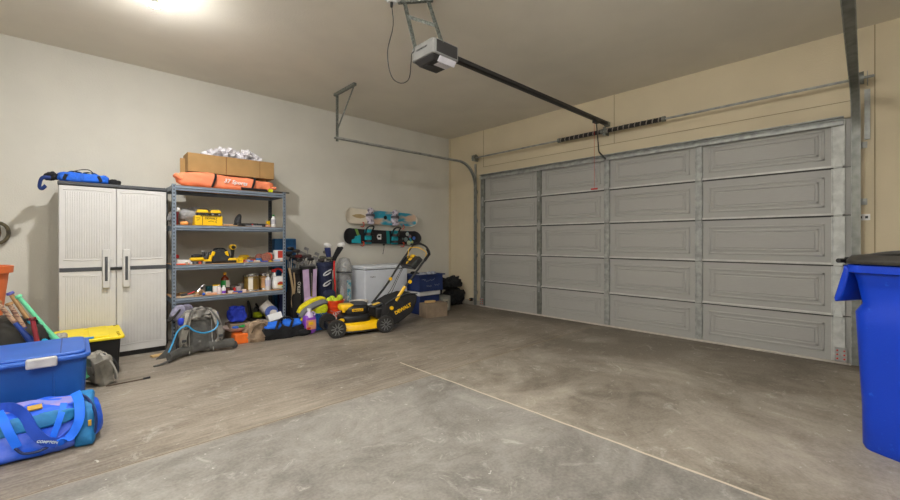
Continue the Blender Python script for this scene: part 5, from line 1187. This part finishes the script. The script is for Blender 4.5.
MB().tube([(.25, .004, .008), (.30, .01, .009)], .009, 8).build('tip', BLACK, t)
t = thing('bat_bag', 'slumped charcoal bag behind the big blue tote holding the bats', 'bag', (-.34, 4.70, 0))
MB().blob((0, 0, .30), (.42, .36, .60), e=.6, amp=.035, fr=5, seed=2, fold=.6, flat=-.30, nu=52, nv=26).build('bag_body', mat('dusty_black_fabric', (52, 50, 46), .95, var=.3, scale=8), t)
MB().tube(bez([(.02, -.15, .52), (.06, -.12, .60), (.14, -.1, .58), (.17, -.1, .50)], 5), .01, 8).build('carry_handle', BLACKF, t)
TAPE = mat('taped_grip', (186, 152, 122), .8, rgb2=(120, 84, 70), scale=30, stretch=(1, 1, 3), lo=.45, hi=.55)
def bat(a, e, yv, gm, bm_, km, lb, split=.55):
    def q(p, yy): k = yy / (-(p[0] - 450) * .683 + 294.4); return Vector((fx(p[0], yy), yy, 1.22 + (241 - p[1]) * k))
    A, E = q(a, yv), q(e, yv - .03); d = (E - A); L = .82
    dn = d.normalized(); t = thing('baseball_bat', lb, 'bat', A, 0, 'bats leaning behind the blue tote')
    MB().tube([dn * -.012, dn * .006, dn * .012], [.022, .024, .016], 14).build('knob', km, t)
    MB().tube([dn * .01, dn * (d.length * split)], [.0145, .0155], 12).build('grip', gm, t)
    e0 = d.length * split; L = max(e0 + .22, min(L, (A.z - .06) / max(-dn.z, .1)))
    MB().tube([dn * e0, dn * (e0 + .08), dn * (e0 + .20), dn * L], [.0145, .017, .028, .033], 14).build('barrel', bm_, t)
MINT = mat('mint_green', (110, 210, 160), .4); CYB = mat('cyan_paint', (50, 180, 220), .35); TANW = mat('tan_paint', (170, 132, 86), .5)
bat((18.5, 296.5), (58, 342), 4.62, MINT, MINT, MINT, 'mint green bat leaning left, its knob the highest but one', .6)
bat((10.5, 293.5), (46, 345), 4.62, TANW, CYB, mat('purple_knob', (84, 84, 160), .5), 'bat with a tan grip, purple knob and cyan barrel', .5)
bat((9.5, 304), (36, 346), 4.58, TAPE, mat('indigo_paint', (40, 44, 120), .4), TANW, 'bat with striped tan tape grip right of the dark blue bat', .55)
bat((-2, 303), (32, 342), 4.55, TAPE, mat('dark_blue_paint', (24, 60, 140), .35), TANW, 'dark blue bat with a tan taped grip, furthest left', .5)
bat((32.5, 319), (38, 345), 4.50, mat('maroon_grip', (140, 36, 46), .6), mat('maroon_grip', (140, 36, 46), .6), mat('maroon_knob', (110, 24, 34), .4), 'dark red bat with a wide knob, the shortest showing', .5)
tag(MB().blob((0, 0, .02), (.10, .09, .07), e=.8, amp=.02, fr=14, seed=2, flat=-.03).build('crumpled_cloth', mat('grey_cloth_small', (150, 146, 140), .9), loc=(-.09, 4.80, .375)), 'small crumpled grey cloth on the yellow lid behind the bats', 'cloth')
tag(MB().bb(-.62, -.38, 4.92, 5.16, 0, .53).build('plant_stand', WHITE, bev=.01), 'white plastic pedestal under the terracotta planter', 'pedestal')
t = thing('planter', 'terracotta plastic planter with a wide rim at the far left', 'planter', (-.56, 5.02, .531))
TER = mat('terracotta_plastic', (214, 106, 54), .5, var=.05)
MB().lathe([(0, 0), (.12, 0), (.125, .02), (.165, .42), (.19, .425), (.195, .48), (.18, .485), (.155, .40), (.11, .02), (0, .02)], n=40).build('pot', TER, t)
# blue tie dye duffel in front
dl = thing('duffel_bag', 'long blue tie-dyed duffel bag with webbing handles lying at the front left', 'bag', (-.35, 3.42, 0), R(0))
TD = mat('tie_dye_fabric', (20, 92, 226), .6, rgb2=(134, 146, 228), scale=4.5, lo=.54, hi=.80, bump=.25, bscale=25, stretch=(1, 1.5, 1.5))
MB().blob((0, 0, .125), (.97, .37, .265), e=.45, amp=.018, fr=5, seed=6, flat=-.122, fold=.4, nu=72, nv=30, shape=lambda q: (q.x, q.y * (1 - .22 * q.z), q.z)).build('bag_body', TD, dl)
MB().blob((-.02, -.0, .215), (.80, .22, .09), e=.5, amp=.012, fr=6, seed=2).build('top_panel', mat('lilac_dye', (126, 136, 214), .6, rgb2=(176, 140, 186), scale=6), dl)
TEALF = mat('teal_blue_fabric', (20, 112, 170), .6, var=.25, scale=10, bump=.3, bscale=20)
MB().blob((.40, -.003, .126), (.105, .372, .256), e=.35, amp=.012, fr=9, seed=1, flat=-.12, shape=lambda q: (q.x, q.y * (1 - .22 * q.z), q.z), fold=.4, nu=60, nv=26).build('teal_end_band', TEALF, dl)
MB().blob((.17, -.150, .195), (.40, .075, .085), e=.5, amp=.014, fr=10, seed=12, rot=(R(-14), 0, 0), fold=.4).build('teal_side_band', TEALF, dl)
WEB = mat('blue_webbing', (8, 110, 246), .6, var=.06); WEBD = mat('deep_blue_webbing', (16, 66, 176), .6, var=.06)
MB().strip(bez([(.0, -.05, .285), (.09, -.09, .29), (.15, -.17, .255), (.19, -.222, .17), (.235, -.232, .105), (.285, -.232, .075)], 6), .05, .008, side=(.5, 0, .86)).build('webbing_handle', WEBD, dl)
MB().strip(bez([(.285, -.230, .075), (.33, -.225, .085), (.362, -.215, .13), (.378, -.20, .19), (.375, -.15, .265), (.36, -.08, .30)], 6), .045, .008, side=(.86, 0, .3)).build('webbing_handle', WEB, dl)
MB().strip(bez([(.05, -.11, .28), (.075, -.175, .245), (.10, -.212, .18), (.13, -.222, .10)], 6), .038, .006, side=(1, 0, .3)).build('webbing_handle', WEB, dl)
MB().strip(bez([(.31, -.13, .265), (.298, -.19, .215), (.275, -.215, .14), (.262, -.22, .10)], 6), .030, .006, side=(1, 0, -.3)).build('webbing_handle', WEB, dl)
MB().tube(bez([(.12, -.222, .10), (.15, -.225, .062), (.20, -.225, .052), (.25, -.222, .065), (.27, -.22, .10)], 6), .007, 6).build('cord', mat('dark_zip', (20, 40, 90), .6), dl)
MB().tube(bez([(.425, -.192, .02), (.45, -.19, .10), (.446, -.17, .19), (.41, -.10, .262), (.36, .0, .27)], 6), .008, 6).build('end_piping', mat('dark_zip', (20, 40, 90), .6), dl)
for k in range(6): MB().tube(bez([(-.40 + k * .13, -.186, .06 + .02 * (k % 2)), (-.36 + k * .13, -.196, .09), (-.31 + k * .13, -.19, .075 + .03 * (k % 3))], 5), .006, 6).build('fold_seam', TD, dl)
text('COMPTON', .018, 'lettering', mat('pale_print', (190, 206, 222), .6), dl, (.245, -.2385, .096), (R(88), R(22), 0), extrude=.002, bold=.0006)
MB().bb(.415, .43, -.202, -.185, .12, .15).build('patch', mat('amber_patch', (190, 150, 50), .6), dl)
MB().box((.19, -.115, .268), (.06, .04, .008), rot=(R(20), 0, R(8))).build('yellow_patch', mat('amber_patch', (190, 150, 50), .6), dl)

# ================================================================== wheeled bin
wb = thing('wheeled_bin', 'tall bright blue wheeled bin with a black lid at the right edge', 'bin', (3.40, .13, 0), math.atan2(-.88, -.47))
# local +x runs from the handle side to the front, +y points to the side away... (see build below)
def rr(x0, x1, y0, y1, r, z, n=6): return [(p[0], p[1], z) for p in rrect(x0, x1, y0, y1, r, n)]
b = MB(); prof = [(0.03, .62, .03, .55, .07, 0.0), (0.02, .63, .02, .56, .08, .02), (0.015, .64, .015, .565, .09, .25), (.0, .68, .0, .59, .09, .66), (-.005, .69, -.005, .59, .09, .80), (.018, .68, .015, .575, .09, .85), (.0, .70, .0, .59, .09, .98), (-.01, .71, -.01, .60, .08, 1.04)]
rings = [rr(*p) for p in prof]; n = len(rings[0]); vs = [p for r_ in rings for p in r_]; fs = [tuple(reversed(range(n)))]
for j in range(len(rings) - 1):
    for i in range(n): fs.append((j * n + i, j * n + (i + 1) % n, (j + 1) * n + (i + 1) % n, (j + 1) * n + i))
b._add(vs, fs); b.build('body', BINBLUE, wb, smooth=50)
b = MB(); rings = [rr(-.015, .73, -.02, .62, .09, 1.03), rr(-.025, .74, -.035, .63, .09, 1.035), rr(-.025, .74, -.035, .63, .09, 1.075), rr(-.03, .72, -.03, .61, .08, 1.08)]
vs = [p for r_ in rings for p in r_]; fs = [tuple(range(3 * n, 4 * n))]
for j in range(3):
    for i in range(n): fs.append((j * n + i, j * n + (i + 1) % n, (j + 1) * n + (i + 1) % n, (j + 1) * n + i))
b._add(vs, fs); b.build('rim', BINBLUE, wb, smooth=50, bev=.003)
MB().prism([(-.03, 1.075), (-.035, 1.04), (-.08, .87), (-.075, .845), (-.055, .855), (-.035, .90), (-.015, .98), (.0, 1.05)], .0, .58, 'xz').build('handle_flare', BINBLUE, wb, bev=.008)
MB().tube([(-.078, .03, .87), (-.078, .55, .87)], .014, 10).build('handle_bar', BINBLUE, wb)
b = MB(); rings = [rr(-.035, .75, -.045, .635, .11, 1.085), rr(-.035, .755, -.05, .64, .11, 1.105), rr(-.02, .70, -.02, .60, .10, 1.135), rr(.12, .56, .10, .48, .10, 1.16)]
vs = [p for r_ in rings for p in r_]; fs = [tuple(range(3 * n, 4 * n)), tuple(reversed(range(n)))]
for j in range(3):
    for i in range(n): fs.append((j * n + i, j * n + (i + 1) % n, (j + 1) * n + (i + 1) % n, (j + 1) * n + i))
LIDM = mat('lid_black', (52, 50, 46), .35)
b._add(vs, fs); l = b.build('lid', LIDM, wb, smooth=50, bev=.003)
MB().tube(bez([(.02, .02, 1.115), (.2, .01, 1.15), (.45, .01, 1.15), (.68, .02, 1.12)], 6), .016, 8).build('lid_ridge', LIDM, l)
MB().tube([(-.055, .0, 1.10), (-.055, .58, 1.10)], .014, 10).build('hinge_bar', BLACK, l)
for y in (.10, .45): MB().bb(-.07, .0, y - .03, y + .03, 1.08, 1.12).build('hinge_tab', BLACK, l, bev=.006)
for y in (.02, .56): MB().lathe([(0, -.025), (.11, -.025), (.12, -.015), (.12, .015), (.11, .025), (0, .025)], c=(.02, y, .121), n=28, axis='y').build('wheel', RUBBER, wb) if y > .3 else None
